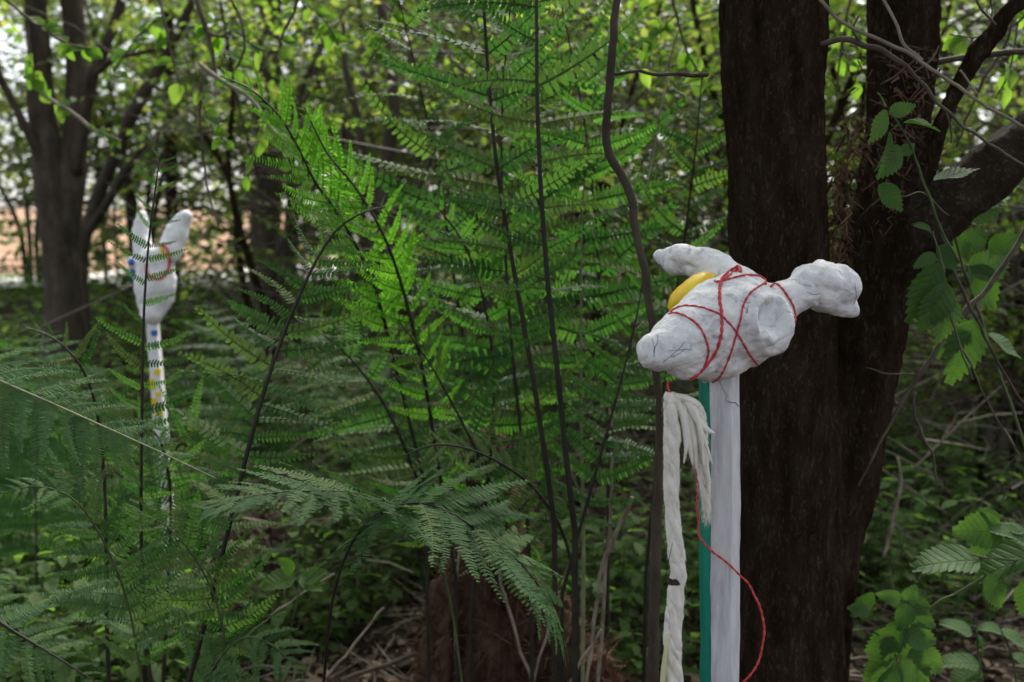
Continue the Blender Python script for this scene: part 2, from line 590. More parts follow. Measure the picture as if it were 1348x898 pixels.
# ------------------------------------------------------------------ painted animal head on a post (near)
M['white'] = None
wm, wnn, wout = mat_new('white_paint')
L = wnn.links.new
_tc = wnn.nodes.new("ShaderNodeTexCoord")
_a = wnn.nodes.new("ShaderNodeTexNoise"); _a.inputs['Scale'].default_value = 16; _a.inputs['Detail'].default_value = 7; _a.inputs['Roughness'].default_value = 0.7
_b = wnn.nodes.new("ShaderNodeTexNoise"); _b.inputs['Scale'].default_value = 120; _b.inputs['Detail'].default_value = 6
_v = wnn.nodes.new("ShaderNodeTexNoise"); _v.inputs['Scale'].default_value = 45; _v.inputs['Detail'].default_value = 6; _v.inputs['Distortion'].default_value = 1.5
for q in (_a, _b, _v):
    L(_tc.outputs['Object'], q.inputs['Vector'])
_r = ramp(wnn, [(0.2, (0.42, 0.42, 0.46)), (0.4, (0.62, 0.62, 0.65)), (0.52, (0.75, 0.75, 0.77)), (0.8, (0.82, 0.81, 0.8))])
L(_a.outputs['Fac'], _r.inputs[0])
_rs = ramp(wnn, [(0.3, (0.2, 0.2, 0.23)), (0.42, (0.8, 0.8, 0.82)), (0.5, (1, 1, 1))])
L(_v.outputs['Fac'], _rs.inputs[0])
_m = wnn.nodes.new("ShaderNodeMixRGB"); _m.blend_type = 'MULTIPLY'; _m.inputs[0].default_value = 0.5
L(_r.outputs[0], _m.inputs[1]); L(_rs.outputs[0], _m.inputs[2])
_p = wnn.nodes.new("ShaderNodeBsdfPrincipled"); _p.inputs['Roughness'].default_value = 0.55; _p.inputs['Specular IOR Level'].default_value = 0.35
_bp = wnn.nodes.new("ShaderNodeBump"); _bp.inputs['Strength'].default_value = 0.75; _bp.inputs['Distance'].default_value = 0.004
_ad = wnn.nodes.new("ShaderNodeMath"); _ad.operation = 'MULTIPLY_ADD'; _ad.inputs[1].default_value = 0.5
L(_b.outputs['Fac'], _ad.inputs[0]); L(_v.outputs['Fac'], _ad.inputs[2])
L(_ad.outputs[0], _bp.inputs['Height']); L(_bp.outputs[0], _p.inputs['Normal']); L(_m.outputs[0], _p.inputs['Base Color']); L(_p.outputs[0], wout.inputs['Surface'])
M['white'] = wm
M['white_far'] = noise_material('white_paint_lifted', [(0.7, 0.7, 0.74), (0.8, 0.8, 0.83), (0.84, 0.84, 0.86)], (1, 1, 1), 14, 6, 0.55, 0.3, 0.4, 60, 0.006)  # brighter white makes up in colour for the dim light at the far head
M['post_white'] = noise_material('post_white_paint', [(0.34, 0.34, 0.37), (0.58, 0.58, 0.605), (0.74, 0.74, 0.76)], (1, 1, 0.16), 55, 9, 0.65, 0.25, 1.0, 260, 0.003)
M['post_green'] = noise_material('post_green_paint', [(0.0, 0.12, 0.085), (0.0, 0.2, 0.14), (0.01, 0.25, 0.18)], (1, 1, 0.2), 30, 4, 0.5, 0.4, 0.3, 120, 0.002)
M['yellow'] = noise_material('yellow_paint', [(0.6, 0.36, 0.0), (0.8, 0.53, 0.0), (0.86, 0.66, 0.02)], (1, 1, 1), 25, 4, 0.4, 0.5, 0.3, 60, 0.004)
M['cord'] = noise_material('red_cord', [(0.35, 0.02, 0.025), (0.55, 0.05, 0.06), (0.65, 0.12, 0.12)], (1, 1, 1), 160, 4, 0.6, 0.35, 0.5, 400, 0.001)
M['wool'] = noise_material('wool', [(0.56, 0.52, 0.46), (0.74, 0.71, 0.65), (0.82, 0.8, 0.75)], (1, 1, 0.4), 90, 5, 0.95, 0.1, 0.8, 300, 0.002)
M['wool_yellow'] = noise_material('wool_stained', [(0.5, 0.47, 0.25), (0.6, 0.58, 0.35), (0.7, 0.68, 0.5)], (1, 1, 0.4), 90, 5, 0.95, 0.1)
M['wire'] = noise_material('grey_wire', [(0.1, 0.1, 0.1), (0.2, 0.2, 0.2), (0.3, 0.3, 0.3)], (1, 1, 1), 50, 2, 0.4, 0.6)
M['pencil'] = noise_material('dark_scratch', [(0.06, 0.08, 0.12), (0.1, 0.12, 0.16), (0.15, 0.17, 0.2)], (1, 1, 1), 50, 2, 0.7, 0.2)
M['red_paint'] = noise_material('red_paint', [(0.5, 0.03, 0.03), (0.6, 0.05, 0.06), (0.65, 0.1, 0.1)], (1, 1, 1), 30, 3, 0.5, 0.4)
M['blue_paint'] = noise_material('blue_paint', [(0.02, 0.1, 0.4), (0.03, 0.14, 0.5), (0.05, 0.2, 0.55)], (1, 1, 1), 30, 3, 0.5, 0.4)

D0 = 1.5
base = W(946, 505, D0)
sculp = thing('painted_animal_head', (base.x + 0.01, D0, 0), 'white painted animal head with yellow eye on a white and green post', 'sculpture')
mb = MB()
balls(mb, [(866, 464, 1.42, 27), (890, 453, 1.44, 38), (918, 441, 1.47, 50), (950, 427, 1.50, 61), (982, 420, 1.52, 61), (1005, 414, 1.53, 42)], seg=24)
balls(mb, [(893, 473, 1.44, 25), (912, 470, 1.455, 31), (925, 464, 1.47, 36), (945, 465, 1.49, 38), (968, 455, 1.51, 34)], seg=20)
balls(mb, [(1003, 436, 1.49, 33), (1014, 428, 1.50, 31)], seg=20)
balls(mb, [(870, 338, 1.645, 10), (886, 342, 1.635, 19), (908, 344, 1.615, 22), (935, 351, 1.59, 23), (962, 370, 1.56, 25), (988, 392, 1.535, 30)], seg=18)
balls(mb, [(1018, 402, 1.53, 30), (1046, 389, 1.54, 25), (1068, 376, 1.55, 30), (1090, 378, 1.56, 35), (1106, 377, 1.56, 27)], seg=18)
balls(mb, [(1080, 354, 1.56, 14), (1090, 360, 1.56, 16)], seg=12)
balls(mb, [(1104, 364, 1.56, 17), (1118, 370, 1.56, 16)], seg=12)
balls(mb, [(1100, 398, 1.56, 18), (1119, 407, 1.56, 12)], seg=12)
balls(mb, [(940, 490, 1.495, 19), (944, 500, 1.50, 17)], seg=12)
hme = remesh(mb, 0.0032, 7, 'head')
co = get_co(hme).astype(float)
no = get_no(hme)


def project(c):
    x, y, z = c[:, 0], c[:, 1], c[:, 2] - CAM_H
    f = y * cT - z * sT
    u = y * sT + z * cT
    return 674 + FX * x / f, 449 - FX * u / f


px, py = project(co)
front = (no[:, 1] < 0.25).astype(float)


def bumpf(cx, cy, sx, sy, p=1.0, rot=0.0):
    dx, dy = px - cx, py - cy
    c, s = math.cos(rot), math.sin(rot)
    a, b_ = (dx * c + dy * s) / sx, (-dx * s + dy * c) / sy
    return np.exp(-(a * a + b_ * b_) ** p)


e = 1.15e-3
disp = np.zeros(len(co))
disp += -24 * e * bumpf(1014, 419, 14, 21, 1.8, -0.15) * front          # eye hollow
ring = np.abs(np.sqrt(((px - 1015) / 21.0) ** 2 + ((py - 427) / 33.0) ** 2) - 1.05)
disp += 6.5 * e * np.exp(-(ring / 0.2) ** 2) * front
disp += 15 * e * bumpf(1011, 442, 12, 12, 1.3) * front                    # lump in its lower half
disp += -5 * e * bumpf(1093, 383, 20, 11, 1.0, 0.1) * front               # hollow in the right ear
disp += -6 * e * bumpf(895, 350, 18, 9, 1.0, 0.2) * front                 # and in the left one
disp += -5 * e * bumpf(862, 468, 12, 20, 1.4, 0.4) * front                # nostril side
disp += 3 * e * bumpf(985, 388, 26, 6, 1.0, -0.5) * front                # brow
disp += -4 * e * bumpf(925, 425, 20, 9, 1.0, -0.6) * front
for i in range(len(co)):
    p = Vector(co[i])
    disp[i] += 0.0042 * noise.noise(p * 34) + 0.0016 * noise.noise(p * 90 + Vector((3, 1, 4))) + 0.0007 * noise.noise(p * 220)
co = co + no * disp[:, None]
set_co(hme, co)
head = obj('head', hme, M['white'], sculp)
hbvh = BVHTree.FromPolygons([tuple(c) for c in co], [tuple(p.vertices) for p in hme.polygons])
EYE = Vector((0, 0, CAM_H))


def on_head(x, y, lift=0.002, dflt=None, bvh=None):
    d = (W(x, y, 1.5) - EYE).normalized()
    h = (bvh or hbvh).ray_cast(EYE, d)
    if h[0] is None:
        h = (bvh or hbvh).find_nearest(W(x, y, dflt or 1.5))
    return h[0] + h[1] * lift


# yellow far eye
c0 = W(912, 385, 1.545)
ax = (W(936, 366, 1.56) - W(886, 410, 1.53)).normalized()
nrm = ax.cross(Vector((0, 1, 0))).normalized()
dp = ax.cross(nrm)
v, f = [], []
NU, NV = 22, 14
for i in range(NV + 1):
    th = math.pi * i / NV
    for k in range(NU):
        ph = 2 * math.pi * k / NU
        q = ax * math.cos(th) * 0.044 + nrm * math.sin(th) * math.cos(ph) * 0.021 + dp * math.sin(th) * math.sin(ph) * 0.034
        q = q * (1 + 0.16 * noise.noise((c0 + q) * 26) + 0.07 * noise.noise((c0 + q) * 80))
        v.append(c0 + q)
for i in range(NV):
    for k in range(NU):
        f.append((i * NU + k, i * NU + (k + 1) % NU, (i + 1) * NU + (k + 1) % NU, (i + 1) * NU + k))
mb = MB(); mb.add(v, f)
tag(obj('eye', mb.mesh('eye'), M['yellow'], head), 'bulging far eye painted yellow')

# scratched pencil marks on the muzzle
mb = MB()
for pth in ([(865, 441), (866, 450), (862, 458), (861, 470)], [(858, 446), (861, 456), (860, 465)], [(873, 477), (885, 467), (895, 458), (901, 450)],
            [(880, 462), (893, 461), (905, 460), (911, 461)], [(884, 470), (893, 466), (902, 459)], [(979, 404), (984, 408), (983, 413)], [(985, 402), (982, 412)], [(975, 395), (981, 399), (988, 398)],
            [(1062, 385), (1072, 388), (1080, 386)], [(1125, 372), (1127, 390), (1124, 400)]):
    mb.tube([on_head(x, y, 0.0003) for x, y in [tuple(q) for q in cr(pth, 4)]], 0.00038, 4)
obj('pencil_mark', mb.mesh('pencil_mark'), M['pencil'], head)['kind'] = 'stuff'

# post: green left face, broad grey-white front, chamfered right edge
dpost = 1.5
pb = 0.0


def post_ring(z, tilt):
    xb = base.x + tilt
    s = dpost / FX
    # plan outline in metres about the post's axis (front is -Y)
    pts = [(-21 * s, 0.0), (-15.5 * s, -0.022), (11.0 * s, -0.028), (27 * s, -0.004), (27 * s, 0.03), (-21 * s, 0.03)]
    return [Vector((xb + a, dpost + b, z)) for a, b in pts]


zt = W(944, 492, 1.5).z
NZ = 60
rings = []
for i in range(NZ + 1):
    t = i / NZ
    z = -0.2 + (zt + 0.2) * t
    rings.append(post_ring(z, 0.02 * (zt - z) + 0.0006 * noise.noise((z * 9, 0, 0))))
nr = 6
vv = [p for r in rings for p in r]
for i, p in enumerate(vv):
    p += Vector((0.0016 * noise.noise(p * 70) + 0.002 * noise.noise(p * 9), 0.0014 * noise.noise(p * 60 + Vector((9, 2, 1))), 0))
fw = [[], [], []]
for i in range(NZ):
    for k in range(nr):
        q = (i * nr + k, i * nr + (k + 1) % nr, (i + 1) * nr + (k + 1) % nr, (i + 1) * nr + k)
        fw[0].append(q)
mb = MB(); mb.add(vv, fw[0] + [tuple(reversed(range(nr))), tuple(range(NZ * nr, NZ * nr + nr))])
pme = mb.mesh('post', False)
post = obj('post', pme, M['post_white'], sculp)
# green painted face as its own thin painted board edge
mb = MB()
for i in range(NZ):
    a, b_ = rings[i], rings[i + 1]
    pass
gv, gf = [], []
for i in range(NZ + 1):
    r_ = rings[i]
    off = Vector((-0.0016, -0.0008, 0))
    gv += [r_[5] + off, r_[0] + off, r_[1] + Vector((-0.0014, -0.0012, 0)), r_[1] + Vector((0.0002, 0.002, 0)), r_[0] + Vector((0.002, 0, 0)), r_[5] + Vector((0.002, -0.001, 0))]
for i in range(NZ):
    for k in range(6):
        gf.append((i * 6 + k, i * 6 + (k + 1) % 6, (i + 1) * 6 + (k + 1) % 6, (i + 1) * 6 + k))
mb.add(gv, gf + [tuple(reversed(range(6))), tuple(range(NZ * 6, NZ * 6 + 6))])
tag(obj('green_face', mb.mesh('green_face', False), M['post_green'], post), 'green painted left face of the post')
# little wire staple under the chin
mb = MB()
mb.tube([W(x, y, d) for x, y, d in [(946, 500, 1.462), (951, 511, 1.466), (957, 521, 1.468), (955, 527, 1.466), (962, 530, 1.464), (968, 530, 1.468), (972, 535, 1.472)]], 0.0009, 5)
obj('wire', mb.mesh('wire'), M['wire'], post)

# ------------------------------------------------------------------ red cord wound round the head
cord = thing('red_cord', tuple(on_head(950, 415)), 'thin red cord wound round the near white head and trailing down the post', 'cord')


def string(m, P, r):
    """two plies twisted round each other along P"""
    Q, acc = [P[0]], 0
    for a, b_ in zip(P[:-1], P[1:]):
        n_ = max(1, int((b_ - a).length / 0.0022))
        Q += [a.lerp(b_, (i + 1) / n_) for i in range(n_)]
    for k in range(2):
        pts = []
        for i, p in enumerate(Q):
            t = (Q[min(i + 1, len(Q) - 1)] - Q[max(i - 1, 0)]).normalized()
            u = t.cross(Vector((0.3, 0.9, 0.2))).normalized()
            w = t.cross(u)
            an = i * 0.75 + k * math.pi + 0.5 * noise.noise(p * 60)
            pts.append(p + (u * math.cos(an) + w * math.sin(an)) * r * 0.5)
        m.tube(pts, [r * 0.62 * (1 + 0.2 * noise.noise(p * 150)) for p in pts], 5)


def cord_path(pts, r=0.0019, lift=0.0009, name='winding'):
    s = cr(pts, 6)
    P = [on_head(q[0], q[1], lift) for q in s]
    # even out little jumps
    for _ in range(2):
        P = [P[0]] + [(P[i - 1] + P[i] * 2 + P[i + 1]) / 4 for i in range(1, len(P) - 1)] + [P[-1]]
    m = MB(); string(m, P, r)
    obj(name, m.mesh(name), M['cord'], cord)


cord_path([(1018, 371), (1027, 378), (1034, 387), (1041, 398), (1045.5, 410), (1046, 424)])
cord_path([(976, 349), (966, 354), (956, 362), (949, 371), (947, 393), (950, 415), (949, 440), (942.5, 462), (932, 478), (920, 491), (908, 499), (895, 502), (882, 501)], 0.0026)
cord_path([(978, 350), (968, 357), (958, 365), (948, 371), (940, 371)])
cord_path([(947, 372), (956, 369), (967, 366), (980, 363), (993, 363), (1001, 365), (1010, 371)])
cord_path([(1011, 370), (1000, 377), (987, 386), (979, 400), (976, 412), (974, 423), (967, 447), (962, 463), (956, 479), (948, 495), (938, 503)], 0.0017)
cord_path([(882, 412), (890, 406), (901, 403), (918, 404), (933, 408), (947.5, 414), (958, 424), (969, 437), (978, 452), (986.7, 467), (997, 480)], 0.0017)
cord_path([(880, 414), (888, 412), (899, 415), (913, 423), (922, 433), (928, 445), (932, 459), (931, 470), (925, 486), (917, 494), (906, 500), (890, 503), (881, 503)], 0.0018)
m = MB(); P, _ = pxpath([(881, 501, 1.445), (879, 506, 1.44), (880, 512, 1.437), (884, 520, 1.435), (887, 530, 1.435)], 4); m.tube(P, 0.0016, 6); obj('loop', m.mesh('loop'), M['cord'], cord)
P, _ = pxpath([(888, 522, 1.44), (905, 535, 1.45), (912, 560, 1.455), (916, 600, 1.46), (917, 640, 1.462), (918, 680, 1.463), (921, 704, 1.462), (935, 724, 1.462), (955, 739, 1.463), (973, 754, 1.466), (988, 772, 1.468), (999, 800, 1.466), (1005, 830, 1.465), (1003, 855, 1.463), (994, 878, 1.46), (978, 898, 1.457), (960, 925, 1.45), (940, 960, 1.43), (930, 1040, 1.4)], 5)
m = MB(); P = [p + Vector((noise.noise(p * 30), noise.noise(p * 30 + Vector((7, 3, 1))), noise.noise(p * 30 + Vector((1, 9, 4))))) * 0.003 for p in P]; string(m, P, 0.0018); obj('trailing_end', m.mesh('trailing_end'), M['cord'], cord)

# ------------------------------------------------------------------ hank of white wool
wool = thing('wool_hank', tuple(W(884, 520, 1.43)), 'hank of twisted off-white wool hanging beside the white and green post', 'wool')


def twist(path, offs, rpl, turns, plies, name, mt, n=9, fuzz=900, flen=0.012, wander=0.0):
    s = cr(path, 14)
    C = [W(q[0], q[1], q[2]) for q in s]
    Rr = [q[3] * q[2] / FX for q in s]
    fz = MB()
    for k in range(plies):
        P, RR = [], []
        for i, c in enumerate(C):
            t = i / (len(C) - 1)
            an = 2 * math.pi * (k / plies + turns * t + 0.25 * noise.noise((t * 9, k, 0)))
            an += wander * (noise.noise((t * 14, k * 5.7, 3)) + 0.5 * noise.noise((t * 40, k * 5.7, 7)))
            o_ = Vector((math.cos(an), math.sin(an) * 0.8, 0)) * Rr[i] * offs * (1 + 0.25 * wander * noise.noise((t * 30, k * 2.1, 5)))
            P.append(c + o_)
            RR.append(Rr[i] * rpl * (1 + 0.25 * noise.noise((t * 18, k * 3.3, 1)) + 0.15 * noise.noise((t * 60, k * 3.3, 1))))
        m = MB(); m.tube(P, RR, n); obj(name, m.mesh(name), mt, wool)
        for _ in range(fuzz // plies):
            i = random.randrange(1, len(P) - 1)
            an = random.uniform(0, 6.283)
            out = Vector((math.cos(an), math.sin(an), random.uniform(-0.8, 0.3)))
            a = P[i] + Vector((out.x, out.y, 0)) * RR[i] * 0.9
            b1 = a + out * flen * random.uniform(0.1, 0.5) + Vector((0, 0, -flen * random.random()))
            b2 = b1 + Vector((random.uniform(-1, 1), random.uniform(-1, 1), random.uniform(-1.5, 0.5))) * flen * 0.5
            w_ = Vector((random.uniform(-1, 1), random.uniform(-1, 1), 0.3)).normalized() * 0.00016
            fz.add([a - w_, a + w_, b1 + w_, b1 - w_, b2], [(0, 1, 2, 3), (3, 2, 4)])
    o = obj('fuzz', fz.mesh('fuzz'), mt, wool)
    o['kind'] = 'stuff'


WPATH = [(882, 518, 1.432, 8), (883, 535, 1.43, 10), (885, 570, 1.43, 11), (884, 620, 1.43, 10), (885, 670, 1.43, 10), (889, 720, 1.43, 11), (893, 755, 1.43, 11), (888, 800, 1.43, 12), (885, 850, 1.43, 12), (888, 898, 1.43, 12), (888, 960, 1.43, 11), (890, 1020, 1.43, 10)]
twist(WPATH, 0.46, 0.6, 3.6, 3, 'strand', M['wool'], fuzz=2200, flen=0.006)
twist(WPATH, 0.66, 0.3, 3.6, 9, 'yarn', M['wool'], n=6, fuzz=1500, flen=0.008, wander=0.9)
twist([(884, 520, 1.437, 7), (895, 524, 1.44, 12), (908, 532, 1.445, 14), (916, 548, 1.447, 14), (920, 575, 1.449, 12), (924, 610, 1.45, 10), (928, 640, 1.452, 8), (930, 665, 1.453, 6), (931, 684, 1.453, 3)], 0.62, 0.36, 0.9, 9, 'tassel', M['wool'], fuzz=2200, flen=0.011, wander=0.8)
for i, pts in enumerate([[(900, 528, 1.435, 5), (916, 545, 1.43, 4), (924, 580, 1.43, 3), (927, 615, 1.43, 1)], [(890, 525, 1.43, 5), (899, 550, 1.428, 4), (903, 585, 1.428, 3), (900, 610, 1.428, 1)], [(906, 534, 1.432, 4), (920, 560, 1.43, 3), (931, 590, 1.43, 2), (938, 612, 1.43, .6)], [(912, 545, 1.44, 6), (924, 560, 1.435, 5), (934, 568, 1.433, 3.5), (941, 570, 1.432, 1)], [(905, 540, 1.44, 7), (912, 575, 1.437, 6), (915, 600, 1.437, 4), (917, 618, 1.437, 1)], [(898, 530, 1.435, 6), (902, 560, 1.432, 6), (908, 590, 1.43, 4), (912, 612, 1.43, 1)], [(918, 560, 1.44, 6), (926, 600, 1.44, 5), (932, 630, 1.44, 3), (934, 650, 1.44, 1)]]):
    P, RR = pxpath(pts, 6)
    m = MB(); m.tube(P, RR, 8); obj('tassel_end', m.mesh('tassel_end'), M['wool'], wool)
P, RR = pxpath([(880, 835, 1.42, 2), (876, 860, 1.42, 3), (873, 885, 1.42, 3.5), (872, 920, 1.42, 4), (873, 960, 1.42, 3)], 6)
m = MB(); m.tube(P, RR, 8); tag(obj('strand', m.mesh('strand_stained'), M['wool_yellow'], wool), 'yellowish stained strand end')
# shrivelled leaf caught in the wool
dl = thing('withered_leaf', tuple(W(884, 766, 1.41)), 'tiny dark withered leaf pair caught in the hanging wool', 'leaf')
lm = leaf_mesh('withered', 6, 0.3, 0, 0.2, 0.15)
M['black_leaf'] = noise_material('withered_leaf', [(0.01, 0.008, 0.006), (0.03, 0.02, 0.015), (0.05, 0.04, 0.03)], (1, 1, 1), 6, 3, 0.7, 0.3)


def place(o, p, d, nrm_, s, parent=None):
    d = Vector(d).normalized()
    nrm_ = Vector(nrm_)
    z = (nrm_ - d * nrm_.dot(d))
    if z.length < 1e-4:
        z = d.orthogonal()
    z.normalize()
    y = z.cross(d)
    Mx = Matrix(((d.x, y.x, z.x, 0), (d.y, y.y, z.y, 0), (d.z, y.z, z.z, 0), (0, 0, 0, 1)))
    q = Vector(p) - (parent.location if parent and not parent.parent else Vector((0, 0, 0)))
    if not hasattr(s, '__len__'):
        s = (s, s, s)
    o.matrix_basis = Matrix.Translation(q) @ Mx @ Matrix.Diagonal((*s, 1))


for a, b_ in (((878, 762), (888, 771)), ((884, 764), (896, 770))):
    o = obj('blade', lm, M['black_leaf'], dl)
    pa, pb_ = W(*a, 1.41), W(*b_, 1.408)
    place(o, pa, pb_ - pa, (0, -1, 0.3), (pb_ - pa).length, dl)
m = MB(); m.tube([W(885, 715, 1.412), W(880, 740, 1.41), W(876, 757, 1.41), W(880, 763, 1.41)], 0.0005, 4); obj('stalk', m.mesh('stalk'), M['black_leaf'], dl)

# ------------------------------------------------------------------ second painted head, further off on the left
D2 = 3.2
s2 = thing('painted_animal_head', (W(205, 430, D2).x, D2, ground_z(W(205, 430, D2).x, D2)), 'white long-eared painted head with red ring, on a post behind fern stems', 'sculpture')
mb = MB()
balls(mb, [(206, 345, D2, 23), (205, 372, D2, 26), (203, 398, D2, 23), (200, 414, D2 - 0.02, 14)], seg=20)
balls(mb, [(186, 284, D2 + 0.03, 8), (186, 305, D2 + 0.03, 11), (190, 335, D2 + 0.02, 14)], seg=14)
balls(mb, [(243, 286, D2 + 0.02, 10), (234, 305, D2 + 0.02, 15), (222, 332, D2, 16)], seg=14)
balls(mb, [(176, 345, D2, 9), (190, 350, D2, 12)], seg=12)
h2 = remesh(mb, 0.006, 6, 'head')
c2 = get_co(h2).astype(float); n2 = get_no(h2)
dd = np.array([0.006 * noise.noise(Vector(q) * 22) + 0.003 * noise.noise(Vector(q) * 60) for q in c2])
px, py = project(c2)
front = (n2[:, 1] < 0.2).astype(float)
dd += -0.018 * bumpf(208, 348, 10, 15, 1.5) * front
c2 = c2 + n2 * dd[:, None]
set_co(h2, c2)
h2o = obj('head', h2, M['white_far'], s2)
bv2 = BVHTree.FromPolygons([tuple(c) for c in c2], [tuple(p.vertices) for p in h2.polygons])


def on2(x, y, lift):
    return on_head(x, y, lift, D2, bv2)


m = MB(); m.tube([on2(q[0], q[1], 0.003) for q in cr([(214, 322), (221, 330), (223, 345), (220, 358), (211, 367), (201, 366), (194, 358), (193, 348)], 5)], 0.0045, 7)
tag(obj('eye_ring', m.mesh('eye_ring'), M['red_paint'], h2o), 'red painted ring round the eye')
m = MB(); m.tube([on2(q[0], q[1], 0.002) for q in cr([(212, 326), (216, 334), (221, 337)], 4)], 0.006, 6); obj('yellow_mark', m.mesh('yellow_mark'), M['yellow'], h2o)
for pp in ([(172, 342), (175, 349)], [(168, 364), (171, 370)]):
    m = MB(); a, b_ = on2(*pp[0], 0.001), on2(*pp[1], 0.001); m.tube([a, (a + b_) / 2, b_], [0.008, 0.011, 0.008], 8); obj('blue_mark', m.mesh('blue_mark'), M['blue_paint'], h2o)
pa, pb_ = W(201, 425, D2), W(212, 560, D2)
dirp = (pb_ - pa)
zend = s2.location.z - 0.1
pc = pa + dirp * ((zend - pa.z) / dirp.z)
m = MB()
hw = 0.019
NS = 20
vv = []
for i in range(NS + 1):
    c = pa.lerp(pc, i / NS) + Vector((0, 0, 0.02 if i == 0 else 0))
    w_ = hw * (0.85 + 0.35 * i / NS)
    vv += [c + Vector((-w_, -w_, 0)), c + Vector((w_, -w_ * 0.9, 0)), c + Vector((w_, w_, 0)), c + Vector((-w_, w_, 0))]
ff = [(i * 4 + k, i * 4 + (k + 1) % 4, (i + 1) * 4 + (k + 1) % 4, (i + 1) * 4 + k) for i in range(NS) for k in range(4)] + [(0, 1, 2, 3), (NS * 4 + 3, NS * 4 + 2, NS * 4 + 1, NS * 4)]
m.add(vv, ff)
post2 = obj('post', m.mesh('post', False), M['white_far'], s2)


def patch(cx, cy, wpx, hpx, mt, name):
    m = MB()
    pz = W(cx, cy, D2)
    t = (pz.z - pa.z) / dirp.z
    c = pa + dirp * t
    s = D2 / FX
    w0 = hw * (0.85 + 0.35 * (pz.z - pa.z) / (zend - pa.z))
    x0 = pz.x
    y0 = c.y - w0 - 0.002
    x1 = min(x0 + wpx * s / 2, c.x + w0 + 0.002)
    x0 = max(x0 - wpx * s / 2, c.x - w0 - 0.002)
    box(m, x0, x1, y0 - 0.001, y0 + 0.006, pz.z - hpx * s / 2, pz.z + hpx * s / 2)
    obj(name, m.mesh(name, False), mt, post2)


for q in ((206, 438, 8, 7), (208, 454, 8, 7)):
    patch(*q, M['blue_paint'], 'blue_square')
for q in ((210, 489, 8, 8), (203, 505, 8, 14), (211, 518, 7, 6), (212, 541, 10, 9), (206, 528, 7, 10)):
    patch(*q, M['yellow'], 'yellow_patch')

# ------------------------------------------------------------------ trees
def bark_disp(me, amp=0.009, sc_=(28, 28, 6), amp2=0.003):
    c = get_co(me).astype(float); n_ = get_no(me)
    d = np.empty(len(c))
    for i in range(len(c)):
        p = c[i]
        a = noise.noise((p[0] * sc_[0], p[1] * sc_[1], p[2] * sc_[2]))
        b_ = noise.noise((p[0] * sc_[0] * 3, p[1] * sc_[1] * 3, p[2] * sc_[2] * 3))
        d[i] = amp * (a - abs(b_) * 0.5) + 0.012 * noise.noise((p[0] * 5, p[1] * 5, p[2] * 3)) + amp2 * noise.noise(p * 70)
    set_co(me, c + n_ * d[:, None])


def crown_mesh(name, twigs, per=11, leaf=0.06, droop=0.15, T=None):
    """sprays of leaves on both sides of each twig (start, direction, length)"""
    pos, dirs, nors, scs = [], [], [], []
    tw = MB()
    for (p, d, l) in twigs:
        p, d = Vector(p), Vector(d).normalized()
        side = d.cross(Vector((0, 0, 1)))
        if side.length < 0.1:
            side = Vector((1, 0, 0))
        side.normalize()
        side = (side + Vector((0, 0, random.uniform(-0.5, 0.5)))).normalized()
        up = side.cross(d)
        if up.z < 0:
            up = -up
        end = p + d * l + Vector((0, 0, -droop * l))
        mid = (p + end) / 2 + Vector((random.uniform(-1, 1), random.uniform(-1, 1), random.uniform(-.3, 1))) * l * 0.08
        tw.tube([p, mid, end], [0.004 * l / 0.5 + 0.001, 0.003, 0.001], 4, cap=False)
        k = max(3, int(per * random.uniform(0.7, 1.3)))
        for i in range(k):
            t = (i + 0.8) / k
            q = p.lerp(mid, 2 * t) if t < 0.5 else mid.lerp(end, 2 * t - 1)
            s = 1 if i % 2 else -1
            ld = d * random.uniform(0.2, 0.9) + side * s * random.uniform(0.5, 1) + Vector((0, 0, random.uniform(-0.6, 0.1)))
            pos.append(q); dirs.append(ld)
            nors.append(up + Vector((random.uniform(-.6, .6), random.uniform(-.6, .6), random.uniform(-.3, .3))))
            scs.append(leaf * random.uniform(0.55, 1.2))
    me = scatter_mesh(name, LEAF_T, LEAF_Q, LEAF_TR, np.array(pos), frames(np.array(dirs), np.array(nors)), np.array(scs))
    return me, tw


def rand_dir(up=0.2):
    a = random.uniform(0, 6.283)
    return Vector((math.cos(a), math.sin(a), random.uniform(-0.6, 0.6) + up))


# main tree, forked low, right behind the near head
tr = thing('forked_tree', (W(1045, 600, 1.98).x, 2.0, 0), 'dark forked tree close behind the near white head, limb reaching right', 'tree')
mb = MB()
balls(mb, [(1010, -900, 1.97, 52), (1014, -300, 1.97, 64), (1016, 0, 1.96, 66), (1021, 200, 1.95, 64), (1027, 350, 1.95, 66), (1037, 500, 1.95, 67), (1040, 650, 1.95, 69), (1040, 800, 1.95, 73), (1038, 1000, 1.95, 80), (1042, 1200, 1.95, 100), (1042, 1300, 1.95, 125)], seg=28)
balls(mb, [(1060, 1260, 2.0, 60), (1072, 1000, 2.0, 38), (1080, 850, 2.0, 40), (1094, 690, 2.0, 45), (1117, 560, 2.02, 50), (1140, 450, 2.03, 53), (1153, 370, 2.04, 50), (1166, 280, 2.05, 44), (1178, 190, 2.06, 43), (1184, 90, 2.07, 45), (1187, 0, 2.07, 46), (1190, -300, 2.1, 46), (1200, -900, 2.2, 36)], seg=24)
balls(mb, [(1140, 400, 2.04, 40), (1172, 350, 2.02, 42), (1205, 310, 1.99, 40), (1238, 278, 1.965, 30), (1262, 258, 1.955, 18)], seg=20)
balls(mb, [(1195, 310, 2.0, 24), (1218, 240, 1.99, 16), (1236, 175, 1.98, 14), (1262, 112, 1.97, 12.5), (1300, 54, 1.96, 12), (1352, -12, 1.95, 11), (1430, -120, 1.95, 9)], seg=14)
tme = remesh(mb, 0.0085, 3, 'trunk')
bark_disp(tme)
obj('trunk', tme, M['bark'], tr)
mb2 = MB()
